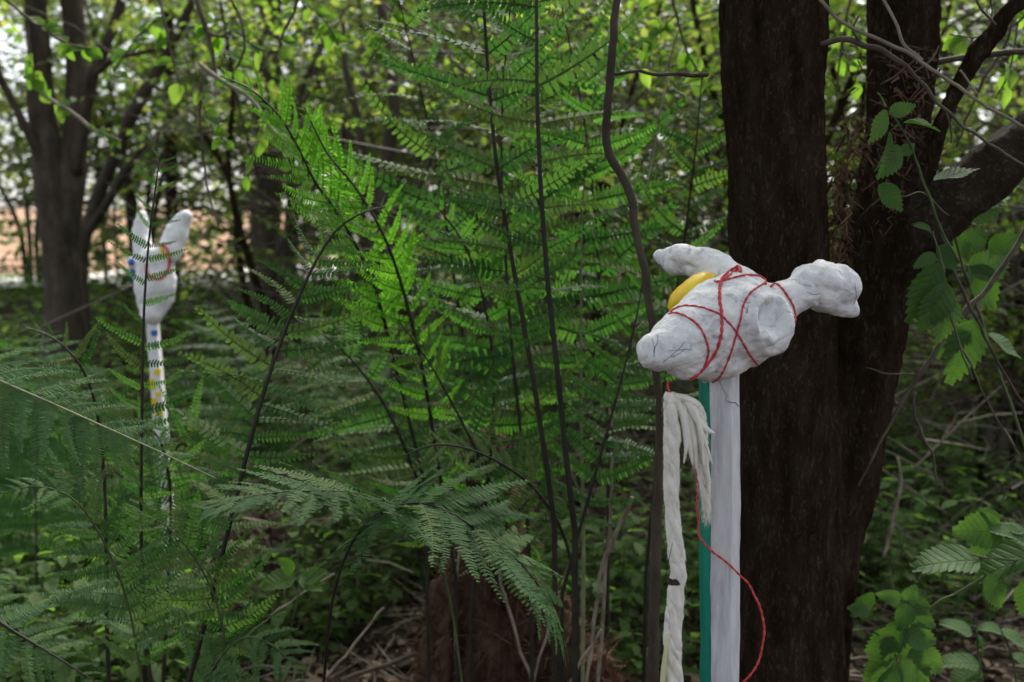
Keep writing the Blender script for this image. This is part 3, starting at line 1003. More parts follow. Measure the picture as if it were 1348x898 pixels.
balls(mb2, [(1130, 420, 2.06, 18), (1160, 365, 2.03, 26), (1194, 322, 2.0, 35), (1230, 284, 1.97, 38), (1290, 236, 1.94, 37), (1348, 190, 1.92, 36), (1480, 95, 1.9, 32), (1650, 0, 1.9, 24)], seg=20)
lme = remesh(mb2, 0.008, 3, 'limb')
bark_disp(lme)
M['bark_limb'] = noise_material('bark_limb', [(0.026, 0.019, 0.013), (0.068, 0.052, 0.036), (0.115, 0.094, 0.066)], (1, 1, 1), 16, 9, 0.9, 0.15, 1.0, 80, 0.012, crack=70)
obj('limb', lme, M['bark_limb'], tr)
print('trunk verts', len(tme.vertices))

# unseen crown added high above the forked tree to shade the near scene
tw = []
for i in range(950):
    x = random.gauss(0.4, 1.3); y = random.gauss(0.7, 1.3); z = random.uniform(3.1, 6.0)
    tw.append(((x, y, z), rand_dir(0), random.uniform(0.4, 0.8)))
cm, twm = crown_mesh('crown', tw, 10, 0.11)
obj('crown', cm, M['dark_leaf'], tr)
obj('twigs', twm.mesh('twigs'), M['twig'], tr)['kind'] = 'stuff'
# peeling fibre in the fork
mb = MB()
for i in range(420):
    yy = random.uniform(150, 350)
    xx = random.gauss(1106, 10) if yy > 210 else random.gauss(1128, 16)
    p = W(xx, yy, random.uniform(1.96, 2.05))
    d = Vector((random.uniform(-0.7, 0.7), random.uniform(-0.3, 0.3), random.uniform(-1, -0.2)))
    l = random.uniform(0.01, 0.05)
    w_ = Vector((random.uniform(-1, 1), 0, random.uniform(-1, 1))).normalized() * random.uniform(0.0008, 0.004)
    q = p + d * l + Vector((random.uniform(-.01, .01), 0, 0))
    mb.add([p - w_, p + w_, q + w_ * 0.5, q - w_ * 0.5], [(0, 1, 2, 3)])
for i in range(500):
    yy = random.uniform(60, 330)
    xx = random.gauss(1190, 26)
    p = W(xx, yy, 2.0 - 0.02 * random.random())
    d = Vector((random.uniform(-1, 1), random.uniform(-0.5, 0.0), random.uniform(-1, 0.3)))
    l = random.uniform(0.01, 0.045)
    w_ = Vector((random.uniform(-1, 1), 0, random.uniform(-1, 1))).normalized() * random.uniform(0.0006, 0.003)
    q = p + d * l
    mb.add([p - w_, p + w_, q + w_ * 0.5, q - w_ * 0.5], [(0, 1, 2, 3)])
obj('bark_shreds', mb.mesh('bark_shreds'), M['rot'], tr)['kind'] = 'stuff'


def branch_thing(name, label, cat, paths, mt, leaves=(), lmesh=None, lmat=None, group=None, partname='stem'):
    """paths: lists of (px,py,d,r_px); leaves: (base px,py, tip px,py, d, normal) each a leaf of its own"""
    q0 = paths[0][0]
    t = thing(name, tuple(W(q0[0], q0[1], q0[2])), label, cat, group)
    for i, pth in enumerate(paths):
        P, RR = pxpath(pth, 5)
        P = [p + Vector((noise.noise(p * 30), noise.noise(p * 30 + Vector((5, 5, 5))), noise.noise(p * 30 + Vector((9, 1, 5))))) * 0.004 for p in P] if i or name != 'x' else P
        m = MB(); m.tube(P, RR, 7)
        so = obj(partname if i == 0 else ('side_twig' if partname == 'branch' else partname), m.mesh(partname), mt, t)
        if i == 0:
            main = so
    for (x0, y0, x1, y1, d, nv) in leaves:
        a = W(x0, y0, d); b_ = W(x1, y1, d + random.uniform(-0.02, 0.02))
        o = obj('leaf', random.choice(lmesh), None, main)
        if lmat is not None and not o.data.materials:
            o.data.materials.append(lmat)
        L_ = (b_ - a).length
        place(o, a, b_ - a, nv, (L_, L_ * random.uniform(0.85, 1.1), L_), main)
    return t


NET = [leaf_mesh('nettle_leaf', 10, 0.3, 0.06, 0.15, 0.07, 0.72), leaf_mesh('nettle_leaf', 9, 0.34, 0.055, 0.25, 0.12, 0.75), leaf_mesh('nettle_leaf', 9, 0.27, 0.06, 0.05, 0.05, 0.7)]
for q in NET:
    q.materials.append(M['nettle'])
HAZ = [leaf_mesh('broad_leaf', 8, 0.33, 0.03, 0.15, 0.1, 0.78), leaf_mesh('broad_leaf', 8, 0.29, 0.03, 0.3, 0.14, 0.8), leaf_mesh('broad_leaf', 8, 0.36, 0.03, -0.1, 0.16, 0.85)]
for q in HAZ:
    q.materials.append(M['hazel_one'])
CAMN = (0, -1, 0.35)
UPN = (0.1, -0.35, 1)

branch_thing('twig', 'thin bare twig slanting down across the right of the forked tree', 'twig', [
    [(1075, -8, 1.8, 2.4), (1110, 30, 1.79, 2.4), (1180, 62, 1.78, 2.6), (1240, 100, 1.77, 2.4), (1290, 135, 1.76, 2.2), (1360, 172, 1.75, 2)],
    [(1160, -8, 1.8, 2), (1178, 28, 1.79, 2), (1192, 62, 1.785, 2.2), (1215, 80, 1.78, 2.2)],
    [(1262, 93, 1.77, 1.4), (1272, 106, 1.77, 1.4), (1286, 124, 1.76, 1.2)]], M['pale_twig'], partname='branch')
branch_thing('twig', 'dark crooked twig stretching from the main trunk down to the limb', 'twig', [
    [(1080, 58, 1.86, 4), (1112, 52, 1.84, 4), (1138, 60, 1.83, 4), (1165, 68, 1.82, 4), (1192, 88, 1.8, 3), (1215, 112, 1.79, 2.5), (1245, 145, 1.78, 2.2), (1290, 182, 1.77, 2), (1352, 220, 1.76, 1.8)],
    [(1130, 55, 1.83, 2), (1122, 40, 1.82, 1.6), (1130, 20, 1.82, 1.1)], [(1106, 52, 1.84, 1.6), (1112, 68, 1.84, 1)],
    [(1245, 145, 1.78, 1.4), (1250, 165, 1.78, 1.6), (1252, 187, 1.78, 0.8)], [(1192, 88, 1.8, 1.6), (1175, 104, 1.8, 1.6), (1158, 114, 1.8, 0.8)], [(1200, 96, 1.8, 1.2), (1225, 80, 1.8, 1.2), (1236, 60, 1.8, .8)]], M['twig'], partname='branch')
branch_thing('twig', 'straight horizontal branch crossing behind the upper right limb', 'twig', [
    [(1215, 84, 2.05, 4), (1250, 79, 2.06, 4), (1300, 72, 2.07, 4.2), (1360, 66, 2.08, 4)]], M['twig'], partname='branch')
branch_thing('twig', 'forked black twig high in the upper right corner', 'twig', [
    [(1280, -6, 1.7, 1.4), (1295, 18, 1.7, 1.6), (1310, 33, 1.7, 1.2)], [(1302, -8, 1.7, 1.0), (1305, 12, 1.7, 1.0), (1304, 24, 1.7, 0.8)], [(1335, 20, 2.3, 2), (1322, 60, 2.3, 2), (1295, 105, 2.3, 2), (1275, 150, 2.3, 1.6), (1260, 195, 2.3, 1.2)]], M['twig'], partname='branch')
branch_thing('bramble_stem', 'long dark stem arching down from the right edge beside the trunk', 'bramble', [
    [(1360, 285, 1.95, 3), (1335, 330, 1.94, 3.4), (1300, 378, 1.93, 3.6), (1262, 420, 1.92, 3.6), (1228, 468, 1.91, 3.5), (1200, 510, 1.9, 3), (1180, 545, 1.9, 2.6), (1163, 575, 1.9, 2), (1130, 640, 1.9, 1.5)],
    [(1205, 515, 1.9, 1.6), (1203, 545, 1.9, 1.6), (1215, 575, 1.89, 2), (1228, 600, 1.89, 1.6), (1232, 640, 1.88, 1)], [(1238, 305, 1.9, 2), (1262, 370, 1.9, 2), (1290, 430, 1.9, 2), (1320, 490, 1.9, 1.8), (1352, 535, 1.9, 1.8)],
    [(1203, 494, 1.9, 1.2), (1170, 492, 1.88, 1.2), (1140, 484, 1.87, 0.8)], [(1265, 455, 1.88, 1.2), (1285, 495, 1.88, 1.4), (1300, 530, 1.88, 1.2), (1348, 610, 1.88, 1.2)]], M['twig'], partname='stem')
branch_thing('nettle', 'nettle with small drooping leaves hanging in front of the forked trunk', 'nettle', [
    [(1262, 345, 1.76, 1.6), (1240, 305, 1.75, 1.8), (1222, 255, 1.74, 1.8), (1205, 210, 1.73, 1.6), (1188, 175, 1.72, 1.4), (1172, 148, 1.72, 1)],
    [(1250, 285, 1.75, 1), (1215, 255, 1.74, 1), (1188, 257, 1.73, .7)], [(1194, 187, 1.72, 0.8), (1182, 168, 1.72, .7), (1172, 174, 1.72, .6)]], M['stem_green'], [
    (1170, 150, 1205, 138, 1.72, CAMN), (1168, 146, 1145, 188, 1.71, (0.8, -0.6, 0.3)), (1165, 142, 1158, 120, 1.72, (0.9, -0.4, 0)), (1170, 172, 1164, 226, 1.71, (0.85, -0.5, 0.2)), (1185, 193, 1160, 234, 1.71, (0.6, -0.75, 0.2)),
    (1188, 162, 1238, 162, 1.72, (0.1, -0.3, 1)), (1186, 205, 1203, 188, 1.72, CAMN), (1156, 243, 1190, 276, 1.7, CAMN), (1228, 238, 1288, 220, 1.73, (0, -0.4, 1))], NET)
branch_thing('nettle', 'bright backlit nettle with broad leaves under the right limb', 'nettle', [
    [(1400, 760, 2.1, 2), (1340, 560, 2.1, 2), (1290, 420, 2.1, 2), (1262, 330, 2.1, 1.6), (1250, 275, 2.1, 1)]], M['stem_green'], [
    (1258, 280, 1322, 268, 2.1, CAMN), (1256, 270, 1330, 250, 2.12, (0.2, -.6, .8)), (1275, 360, 1330, 340, 2.1, CAMN), (1275, 350, 1318, 405, 2.1, CAMN), (1270, 340, 1258, 300, 2.1, CAMN), (1265, 330, 1300, 300, 2.12, CAMN), (1285, 420, 1250, 505, 2.08, CAMN), (1300, 440, 1345, 470, 2.1, (0.2, -.5, .8)), (1272, 420, 1232, 470, 2.09, CAMN), (1300, 330, 1350, 310, 2.13, CAMN)], NET)
branch_thing('nettle', 'darker nettle leaves hanging just right of the trunk fork', 'nettle', [
    [(1280, 500, 1.85, 1.5), (1252, 420, 1.85, 1.6), (1240, 350, 1.85, 1.4), (1228, 305, 1.85, 1)]], M['stem_green'], [
    (1226, 308, 1208, 292, 1.85, (0, -.6, .8)), (1232, 335, 1203, 352, 1.85, CAMN), (1236, 345, 1196, 425, 1.84, (0.3, -.9, .1)), (1245, 370, 1217, 440, 1.84, (0.4, -.9, .1)), (1248, 390, 1238, 450, 1.86, CAMN), (1232, 325, 1262, 355, 1.86, CAMN), (1225, 345, 1218, 385, 1.86, CAMN)], NET)
branch_thing('nettle', 'large pale-topped nettle reaching in from the lower right edge', 'nettle', [
    [(1450, 1000, 2.0, 3), (1400, 800, 2.0, 2.4), (1358, 740, 1.98, 2), (1320, 738, 1.95, 1.6), (1280, 730, 1.93, 1.2)], [(1295, 758, 1.95, 1.2), (1260, 780, 1.95, 1.4), (1225, 800, 1.95, 1.4), (1200, 850, 1.95, 1.6), (1190, 980, 1.95, 2)]], M['stem_green'], [
    (1290, 738, 1203, 738, 1.93, (0, -.42, 1)), (1375, 728, 1285, 748, 1.95, (0.1, -.4, 1)), (1350, 700, 1300, 690, 1.98, (0, -.3, 1)), (1322, 700, 1258, 698, 1.98, CAMN), (1315, 690, 1290, 670, 2.0, CAMN), (1305, 708, 1275, 735, 2.0, (0, -.9, .2)), (1300, 755, 1320, 802, 1.94, CAMN), (1350, 715, 1310, 690, 1.96, (0.3, -.4, .9)), (1355, 760, 1345, 810, 1.97, CAMN)], NET)
branch_thing('nettle', 'clump of dark nettle leaves at the foot of the trunk on the right', 'nettle', [
    [(1150, 1150, 1.9, 2.4), (1165, 950, 1.9, 2.2), (1180, 860, 1.9, 2), (1192, 790, 1.9, 1.4)], [(1185, 840, 1.9, 1), (1150, 830, 1.9, .8)], [(1235, 1120, 1.92, 2), (1220, 960, 1.92, 1.6), (1205, 850, 1.92, 1)]], M['stem_green'], [
    (1190, 792, 1155, 782, 1.9, CAMN), (1192, 792, 1228, 800, 1.9, CAMN), (1190, 800, 1205, 770, 1.9, UPN), (1185, 830, 1140, 860, 1.89, CAMN), (1186, 830, 1235, 845, 1.89, CAMN), (1188, 820, 1215, 870, 1.88, (0.3, -.9, .1)), (1185, 815, 1165, 870, 1.88, CAMN), (1180, 862, 1130, 900, 1.89, UPN), (1182, 860, 1230, 905, 1.89, CAMN), (1180, 870, 1150, 920, 1.88, CAMN), (1146, 805, 1118, 800, 1.9, CAMN), (1205, 855, 1246, 885, 1.91, CAMN), (1195, 795, 1185, 830, 1.88, CAMN), (1195, 800, 1232, 825, 1.89, CAMN), (1150, 780, 1120, 812, 1.92, (0.3, -.9, 0))], NET)
branch_thing('nettle', 'pair of low nettle leaves lying above litter in the lower right corner', 'nettle', [
    [(1300, 960, 2.3, 2), (1290, 880, 2.3, 1.6), (1285, 830, 2.3, 1)], [(1350, 960, 2.3, 2), (1330, 860, 2.3, 1.6), (1318, 830, 2.3, 1)]], M['stem_green'], [
    (1280, 835, 1240, 815, 2.3, UPN), (1285, 838, 1300, 862, 2.3, UPN), (1315, 832, 1360, 850, 2.3, UPN), (1318, 832, 1290, 822, 2.3, UPN), (1290, 875, 1235, 868, 2.3, UPN), (1292, 880, 1250, 895, 2.3, UPN), (1330, 865, 1370, 880, 2.3, UPN)], NET)

# sapling that stands between the ferns and the head
branch_thing('sapling', 'slender crooked sapling stem standing left of the near white head', 'tree', [
    [(830, -60, 1.72, 4.7), (812, 0, 1.72, 5.0), (806, 80, 1.72, 5.4), (798, 165, 1.72, 5.4), (802, 205, 1.72, 5.7), (826, 245, 1.72, 5.7), (836, 300, 1.72, 5.4), (848, 350, 1.72, 5.4), (856, 410, 1.72, 5.4), (862, 480, 1.72, 5.4), (869, 540, 1.72, 5.7), (866, 650, 1.74, 7.1), (862, 780, 1.76, 7.8), (860, 900, 1.78, 8.6), (858, 1200, 1.8, 10.7)],
    [(800, 98, 1.73, 2.1), (830, 95, 1.75, 2.1), (880, 98, 1.8, 2.5), (930, 100, 1.85, 3)], [(812, 0, 1.72, 2.9), (835, -60, 1.74, 2.1)]], M['bark_sapling'], partname='trunk')

# ------------------------------------------------------------------ ferns
def pinna_mesh(name, n=18, hw=0.105, droop=0.12, curl=0.0, seed=0, gap=0.86, fwd=0.1, cup=0.0):
    """one leaflet of a frond, length 1 along +X: a midrib and pairs of small round-ended lobes"""
    r = random.Random(seed)
    V, F = [], []

    def c(t):
        return Vector((t, curl * t * t, -droop * t * t))
    step = 0.96 / n
    for i in range(n):
        t = 0.03 + step * (i + 0.5)
        e_ = (1 - t) ** 0.55 * min(1, 0.72 + t * 2.5)
        for s in (1, -1):
            l = hw * e_ * r.uniform(0.78, 1.12) * (0.45 if r.random() < 0.04 else 1) + 0.006
            w = step * gap * 0.5 * r.uniform(0.85, 1.05)
            if e_ < 0.45:
                w *= 0.9
            b_ = c(t)
            dx = Vector((fwd + 0.3 * t + r.uniform(-.08, .08), s, -cup - r.uniform(-0.08, 0.16))).normalized()
            tx = Vector((1, 0, 0))
            z = Vector((0, 0, 0.012 * r.uniform(-1, 1)))
            k = len(V)
            V += [b_ - tx * w * 0.85, b_ + tx * w * 0.85, b_ + dx * l * 0.55 + tx * w * 0.95, b_ + dx * l * 0.55 - tx * w * 0.9 + z, b_ + dx * l * 0.88 + tx * w * 0.7, b_ + dx * l * 0.88 - tx * w * 0.45 + z, b_ + dx * l * 1.02 + tx * w * 0.25]
            q = [(k, k + 1, k + 2, k + 3), (k + 3, k + 2, k + 4, k + 5), (k + 5, k + 4, k + 6)]
            F += [tuple(reversed(x)) for x in q] if s == -1 else q
    k = len(V)
    nn = 8
    for i in range(nn + 1):
        t = i / nn
        p = c(t)
        w = 0.007 * (1 - t) + 0.0015
        V += [p + Vector((0, w, 0.002)), p + Vector((0, 0, -w * 1.6)), p + Vector((0, -w, 0.002))]
    for i in range(nn):
        a = k + i * 3
        F += [(a, a + 1, a + 4, a + 3), (a + 1, a + 2, a + 5, a + 4), (a + 2, a, a + 3, a + 5)]
    me = bpy.data.meshes.new(name)
    me.from_pydata([tuple(x) for x in V], [], F)
    me.polygons.foreach_set('use_smooth', [False] * len(F))
    me.update()
    return me


PIN = {}
M['fern_vivid'] = leaf_material('fern_leaf_strong_backlit', [(0.03, 0.085, 0.014), (0.05, 0.125, 0.02), (0.07, 0.15, 0.03)], [(0.14, 0.42, 0.02), (0.2, 0.54, 0.03), (0.28, 0.62, 0.05)], 0.62, 0.6, 0.2)  # brighter fern copy: light coming through the fronds is put into its colours
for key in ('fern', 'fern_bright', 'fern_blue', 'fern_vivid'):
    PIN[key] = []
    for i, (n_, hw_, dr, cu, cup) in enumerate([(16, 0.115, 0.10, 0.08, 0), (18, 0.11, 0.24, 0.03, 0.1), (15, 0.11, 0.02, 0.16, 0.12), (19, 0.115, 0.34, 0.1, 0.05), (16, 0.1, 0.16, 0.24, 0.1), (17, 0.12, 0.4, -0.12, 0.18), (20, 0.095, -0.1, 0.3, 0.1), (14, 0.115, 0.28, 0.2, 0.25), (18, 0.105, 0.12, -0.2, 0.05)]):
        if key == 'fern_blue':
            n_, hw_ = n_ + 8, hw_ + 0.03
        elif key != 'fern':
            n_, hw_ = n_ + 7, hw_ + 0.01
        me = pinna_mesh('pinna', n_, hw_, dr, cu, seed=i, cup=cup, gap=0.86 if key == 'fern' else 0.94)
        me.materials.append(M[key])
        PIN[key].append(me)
NPIN = 0


def interp(u, xs_, ys_):
    return float(np.interp(u, xs_, ys_))


def fern(label, rach, npairs=22, lmax=150, t0=0.3, env=((0, 0.55), (0.25, 1), (0.6, 0.75), (1, 0.06)), N=(0, -1, 0.3), roll=0.3, ang=(75, 45), mt='fern', stem='stem', rs=4, group=None, name='fern_frond', lift=0.0, to_ground=True, jit=0.18, cat='fern', sides=(1, -1), onlyvars=None):
    """one frond: rach = (px,py,d) from base to tip; lmax in photo pixels at each point's distance"""
    global NPIN
    s = cr(rach, 8)
    P = [W(*q) for q in s]
    if to_ground:
        b0 = P[0]
        gz = ground_z(b0.x, b0.y)
        if b0.z > gz + 0.02:
            dirn = (P[0] - P[1])
            k = Vector((dirn.x * 0.4, dirn.y * 0.4, 0))
            extra = [Vector((b0.x + k.x * 3, b0.y + k.y * 3, gz - 0.02)), Vector((b0.x + k.x * 1.2, b0.y + k.y * 1.2, (gz + b0.z) / 2))]
        else:
            extra = []
    else:
        extra = []
    full = extra + P
    dm = sum(q[2] for q in s) / len(s)
    th = thing(name, tuple(full[0]), label, cat, group)
    nfull = len(full)
    m = MB()
    m.tube(full, [rs * dm / FX * (1 - 0.75 * (i / (nfull - 1)) ** 1.2) for i in range(nfull)], 6)
    obj('stem', m.mesh('stem'), M[stem], th)
    # arc length over P
    cum = [0]
    for i in range(1, len(P)):
        cum.append(cum[-1] + (P[i] - P[i - 1]).length)
    tot = cum[-1]
    Nv = Vector(N).normalized()
    ex, ey = zip(*env)

    def at(t):
        d = t * tot
        i = min(max(np.searchsorted(cum, d) - 1, 0), len(P) - 2)
        f_ = (d - cum[i]) / max(cum[i + 1] - cum[i], 1e-6)
        return P[i].lerp(P[i + 1], f_), (P[i + 1] - P[max(i - 1, 0)]).normalized(), s[i][2]
    for k in range(npairs):
        u = (k + 0.5) / npairs
        u = 1 - (1 - u) ** 1.15
        t = t0 + (1 - t0) * u
        for sd in sides:
            p, T, dd_ = at(min(t + random.uniform(-0.2, 0.2) * (1 - t0) / npairs, 0.999))
            n_ = (Nv - T * Nv.dot(T)).normalized()
            S = n_.cross(T)
            a = R(interp(u, (0, 1), ang)) + random.uniform(-jit, jit) * 0.5
            d = T * math.cos(a) + S * math.sin(a) * sd
            up = Vector((0, -0.25, 1))
            nn_ = n_.lerp(up, roll + random.uniform(-jit, jit)) + Vector((random.uniform(-jit, jit), random.uniform(-jit, jit), random.uniform(-jit, jit)))
            d = d + n_ * lift + Vector((0, random.uniform(-jit, jit), random.uniform(-jit, jit) * 0.5))
            l = interp(u, ex, ey) * lmax * dd_ / FX * random.uniform(0.72, 1.12)
            if l < 0.004 or random.random() < 0.06:
                continue
            o = bpy.data.objects.new('pinna', random.choice(PIN[mt] if onlyvars is None else [PIN[mt][q] for q in onlyvars]))
            COL.objects.link(o)
            o.parent = th
            place(o, p, d, nn_, (l, -sd * l * random.uniform(0.9, 1.2), l), th)
            NPIN += 1
    return th


BR = ((0, 0.5), (0.2, 1), (0.5, 0.85), (0.8, 0.6), (1, 0.1))
fern('tall fern with black upright stem nearest the sapling, narrow leaflets both sides',
     [(757, 700, 1.98), (745, 600, 1.97), (735, 500, 1.96), (722, 380, 1.95), (712, 250, 1.93), (707, 120, 1.91), (706, 0, 1.9), (702, -140, 1.88), (690, -300, 1.86)], 15, 160, 0.26, ((0, 0.35), (0.2, 0.8), (0.5, 1), (0.8, 0.8), (1, 0.1)), (0.1, -1, 0.25), 0.35, (86, 66), 'fern', rs=5, lift=0.05, jit=0.3)
fern('tall fern with black stem leaning left, second upright stem from the sapling',
     [(730, 690, 2.06), (716, 590, 2.05), (697, 470, 2.04), (672, 330, 2.03), (653, 210, 2.01), (643, 100, 2.0), (636, 0, 1.98), (626, -130, 1.96), (610, -280, 1.94)], 15, 155, 0.26, ((0, 0.35), (0.2, 0.8), (0.5, 1), (0.8, 0.8), (1, 0.1)), (-0.15, -1, 0.25), 0.35, (72, 52), 'fern', rs=4.5, lift=0.05, jit=0.3)
fern('dark-stemmed fern leaning right across the middle of the left ferns',
     [(236, 940, 1.78), (262, 850, 1.78), (300, 700, 1.78), (335, 560, 1.79), (366, 460, 1.8), (402, 372, 1.81), (436, 312, 1.82), (470, 284, 1.84), (508, 272, 1.86)], 24, 125, 0.3, ((0, 0.7), (0.25, 1), (0.6, 0.9), (1, 0.15)), (0, -1, 0.3), 0.6, (80, 60), 'fern', rs=4, lift=-0.1, jit=0.4)
fern('upright fern in front of the far painted head, short leaflets on one thin stem',
     [(203, 940, 1.9), (192, 830, 1.9), (186, 700, 1.9), (187, 560, 1.9), (189, 430, 1.9), (195, 330, 1.9), (203, 260, 1.9), (212, 200, 1.9)], 25, 92, 0.1, ((0, .7), (0.3, 0.5), (0.5, 0.8), (0.75, 0.6), (1, 0.3)), (0, -1, 0.3), 0.15, (82, 66), 'fern', rs=3, lift=-0.05, jit=0.35, onlyvars=(0, 2, 4))
fern('large fern frond arching low before the rotten stump, its tip drooping right',
     [(425, 910, 1.78), (440, 780, 1.7), (480, 690, 1.63), (550, 662, 1.6), (615, 688, 1.6), (672, 730, 1.62), (712, 775, 1.64), (742, 838, 1.67)], 24, 150, 0.4, ((0, 0.85), (0.3, 1), (0.65, 0.85), (1, 0.25)), (0.15, -0.3, 0.95), 0.15, (74, 40), 'fern_blue', 'stem', rs=2.6, lift=0.02, jit=0.24, onlyvars=(0, 2, 4, 8))
fern('wide flat fern frond spreading left under the dark-stemmed fern',
     [(610, 910, 1.85), (590, 780, 1.8), (555, 690, 1.7), (480, 652, 1.58), (400, 646, 1.48), (330, 653, 1.42), (268, 672, 1.38)], 30, 135, 0.4, ((0, 0.9), (0.3, 1), (0.65, 0.85), (1, 0.25)), (-0.1, -0.4, 0.92), 0.15, (72, 40), 'fern_blue', 'stem_green', rs=2.2, lift=0.0, jit=0.24, onlyvars=(0, 2, 4, 8))
fern('fern frond with pale stem slanting down from the left edge',
     [(-120, 455, 1.55), (-40, 485, 1.52), (20, 510, 1.5), (100, 545, 1.48), (200, 590, 1.45), (285, 630, 1.42)], 24, 115, 0.15, ((0, 1), (0.5, 0.85), (1, 0.12)), (0.1, -0.7, 0.7), 0.3, (70, 50), 'fern_blue', 'stem_pale', 2.2, to_ground=False, lift=-0.15)
fern('small fern frond poking into the lower left corner',
     [(-90, 770, 1.5), (-30, 800, 1.5), (20, 832, 1.5), (70, 862, 1.5), (130, 900, 1.5)], 16, 95, 0.1, ((0, 1), (0.5, 0.85), (1, 0.12)), (0.1, -0.5, 0.9), 0.3, (72, 50), 'fern_blue', rs=3, to_ground=False, lift=-0.1)
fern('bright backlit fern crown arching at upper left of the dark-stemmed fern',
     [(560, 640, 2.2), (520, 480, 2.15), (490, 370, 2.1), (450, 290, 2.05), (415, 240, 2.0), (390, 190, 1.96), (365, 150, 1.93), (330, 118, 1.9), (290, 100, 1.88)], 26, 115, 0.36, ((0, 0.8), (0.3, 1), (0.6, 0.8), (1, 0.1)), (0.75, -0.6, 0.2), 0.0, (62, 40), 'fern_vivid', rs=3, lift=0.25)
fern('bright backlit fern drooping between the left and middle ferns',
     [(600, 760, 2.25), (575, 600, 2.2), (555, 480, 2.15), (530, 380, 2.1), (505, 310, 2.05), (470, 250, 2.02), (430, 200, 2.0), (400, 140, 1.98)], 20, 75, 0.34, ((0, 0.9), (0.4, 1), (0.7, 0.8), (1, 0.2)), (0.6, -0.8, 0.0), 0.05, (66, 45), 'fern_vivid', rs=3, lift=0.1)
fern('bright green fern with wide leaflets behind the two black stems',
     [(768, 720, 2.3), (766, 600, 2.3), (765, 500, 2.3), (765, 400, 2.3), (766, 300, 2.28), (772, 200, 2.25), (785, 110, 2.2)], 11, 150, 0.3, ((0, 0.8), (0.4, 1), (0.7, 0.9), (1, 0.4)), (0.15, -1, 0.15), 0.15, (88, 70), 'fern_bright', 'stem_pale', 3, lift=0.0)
fern('fern with lit leaflets at left of the black stems, low in the middle',
     [(700, 800, 2.2), (670, 700, 2.2), (640, 620, 2.18), (600, 540, 2.15), (560, 470, 2.12), (515, 410, 2.1)], 15, 120, 0.15, BR, (0.1, -0.7, 0.7), 0.55, (80, 50), 'fern', rs=3)
fern('fern drooping low over the stump top, pale on its upper side',
     [(760, 780, 2.2), (740, 700, 2.15), (700, 640, 2.1), (640, 600, 2.05), (580, 585, 2.0), (530, 600, 1.97)], 16, 80, 0.15, BR, (0, -0.6, 0.8), 0.5, (78, 50), 'fern', rs=3)
fern('fern leaning toward the hanging wool, its leaflets near the sapling',
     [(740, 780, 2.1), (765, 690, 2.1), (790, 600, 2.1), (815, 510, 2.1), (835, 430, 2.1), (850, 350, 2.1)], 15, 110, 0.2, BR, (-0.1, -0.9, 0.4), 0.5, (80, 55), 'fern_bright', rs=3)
fern('low fern between the left stems and the litter, leaflets drooping',
     [(190, 920, 1.9), (170, 800, 1.85), (140, 720, 1.8), (100, 660, 1.75), (50, 640, 1.7), (0, 650, 1.66)], 20, 110, 0.12, BR, (0, -0.6, 0.8), 0.4, (76, 50), 'fern_blue', 'stem_green', rs=1.8, jit=0.4)
fern('low fern arching left under the large arching frond',
     [(300, 900, 1.8), (290, 810, 1.75), (260, 740, 1.7), (215, 690, 1.66), (160, 670, 1.62)], 18, 110, 0.15, BR, (0, -0.6, 0.8), 0.4, (76, 50), 'fern', 'stem_green', rs=1.8, jit=0.4)
fern('small fern by the bottom edge below the dark-stemmed fern',
     [(250, 960, 1.8), (280, 880, 1.78), (320, 840, 1.75), (360, 850, 1.72), (400, 890, 1.7)], 16, 90, 0.1, BR, (0, -0.6, 0.8), 0.4, (76, 50), 'fern_blue', 'stem_green', rs=1.8, jit=0.4)
fern('fern stem with hanging leaflets left of the dark-stemmed fern at mid height',
     [(140, 800, 2.1), (140, 700, 2.1), (135, 600, 2.1), (125, 530, 2.08), (105, 480, 2.05), (70, 445, 2.03), (30, 430, 2.0)], 18, 90, 0.15, BR, (0, -0.7, 0.7), 0.6, (78, 55), 'fern', rs=3)

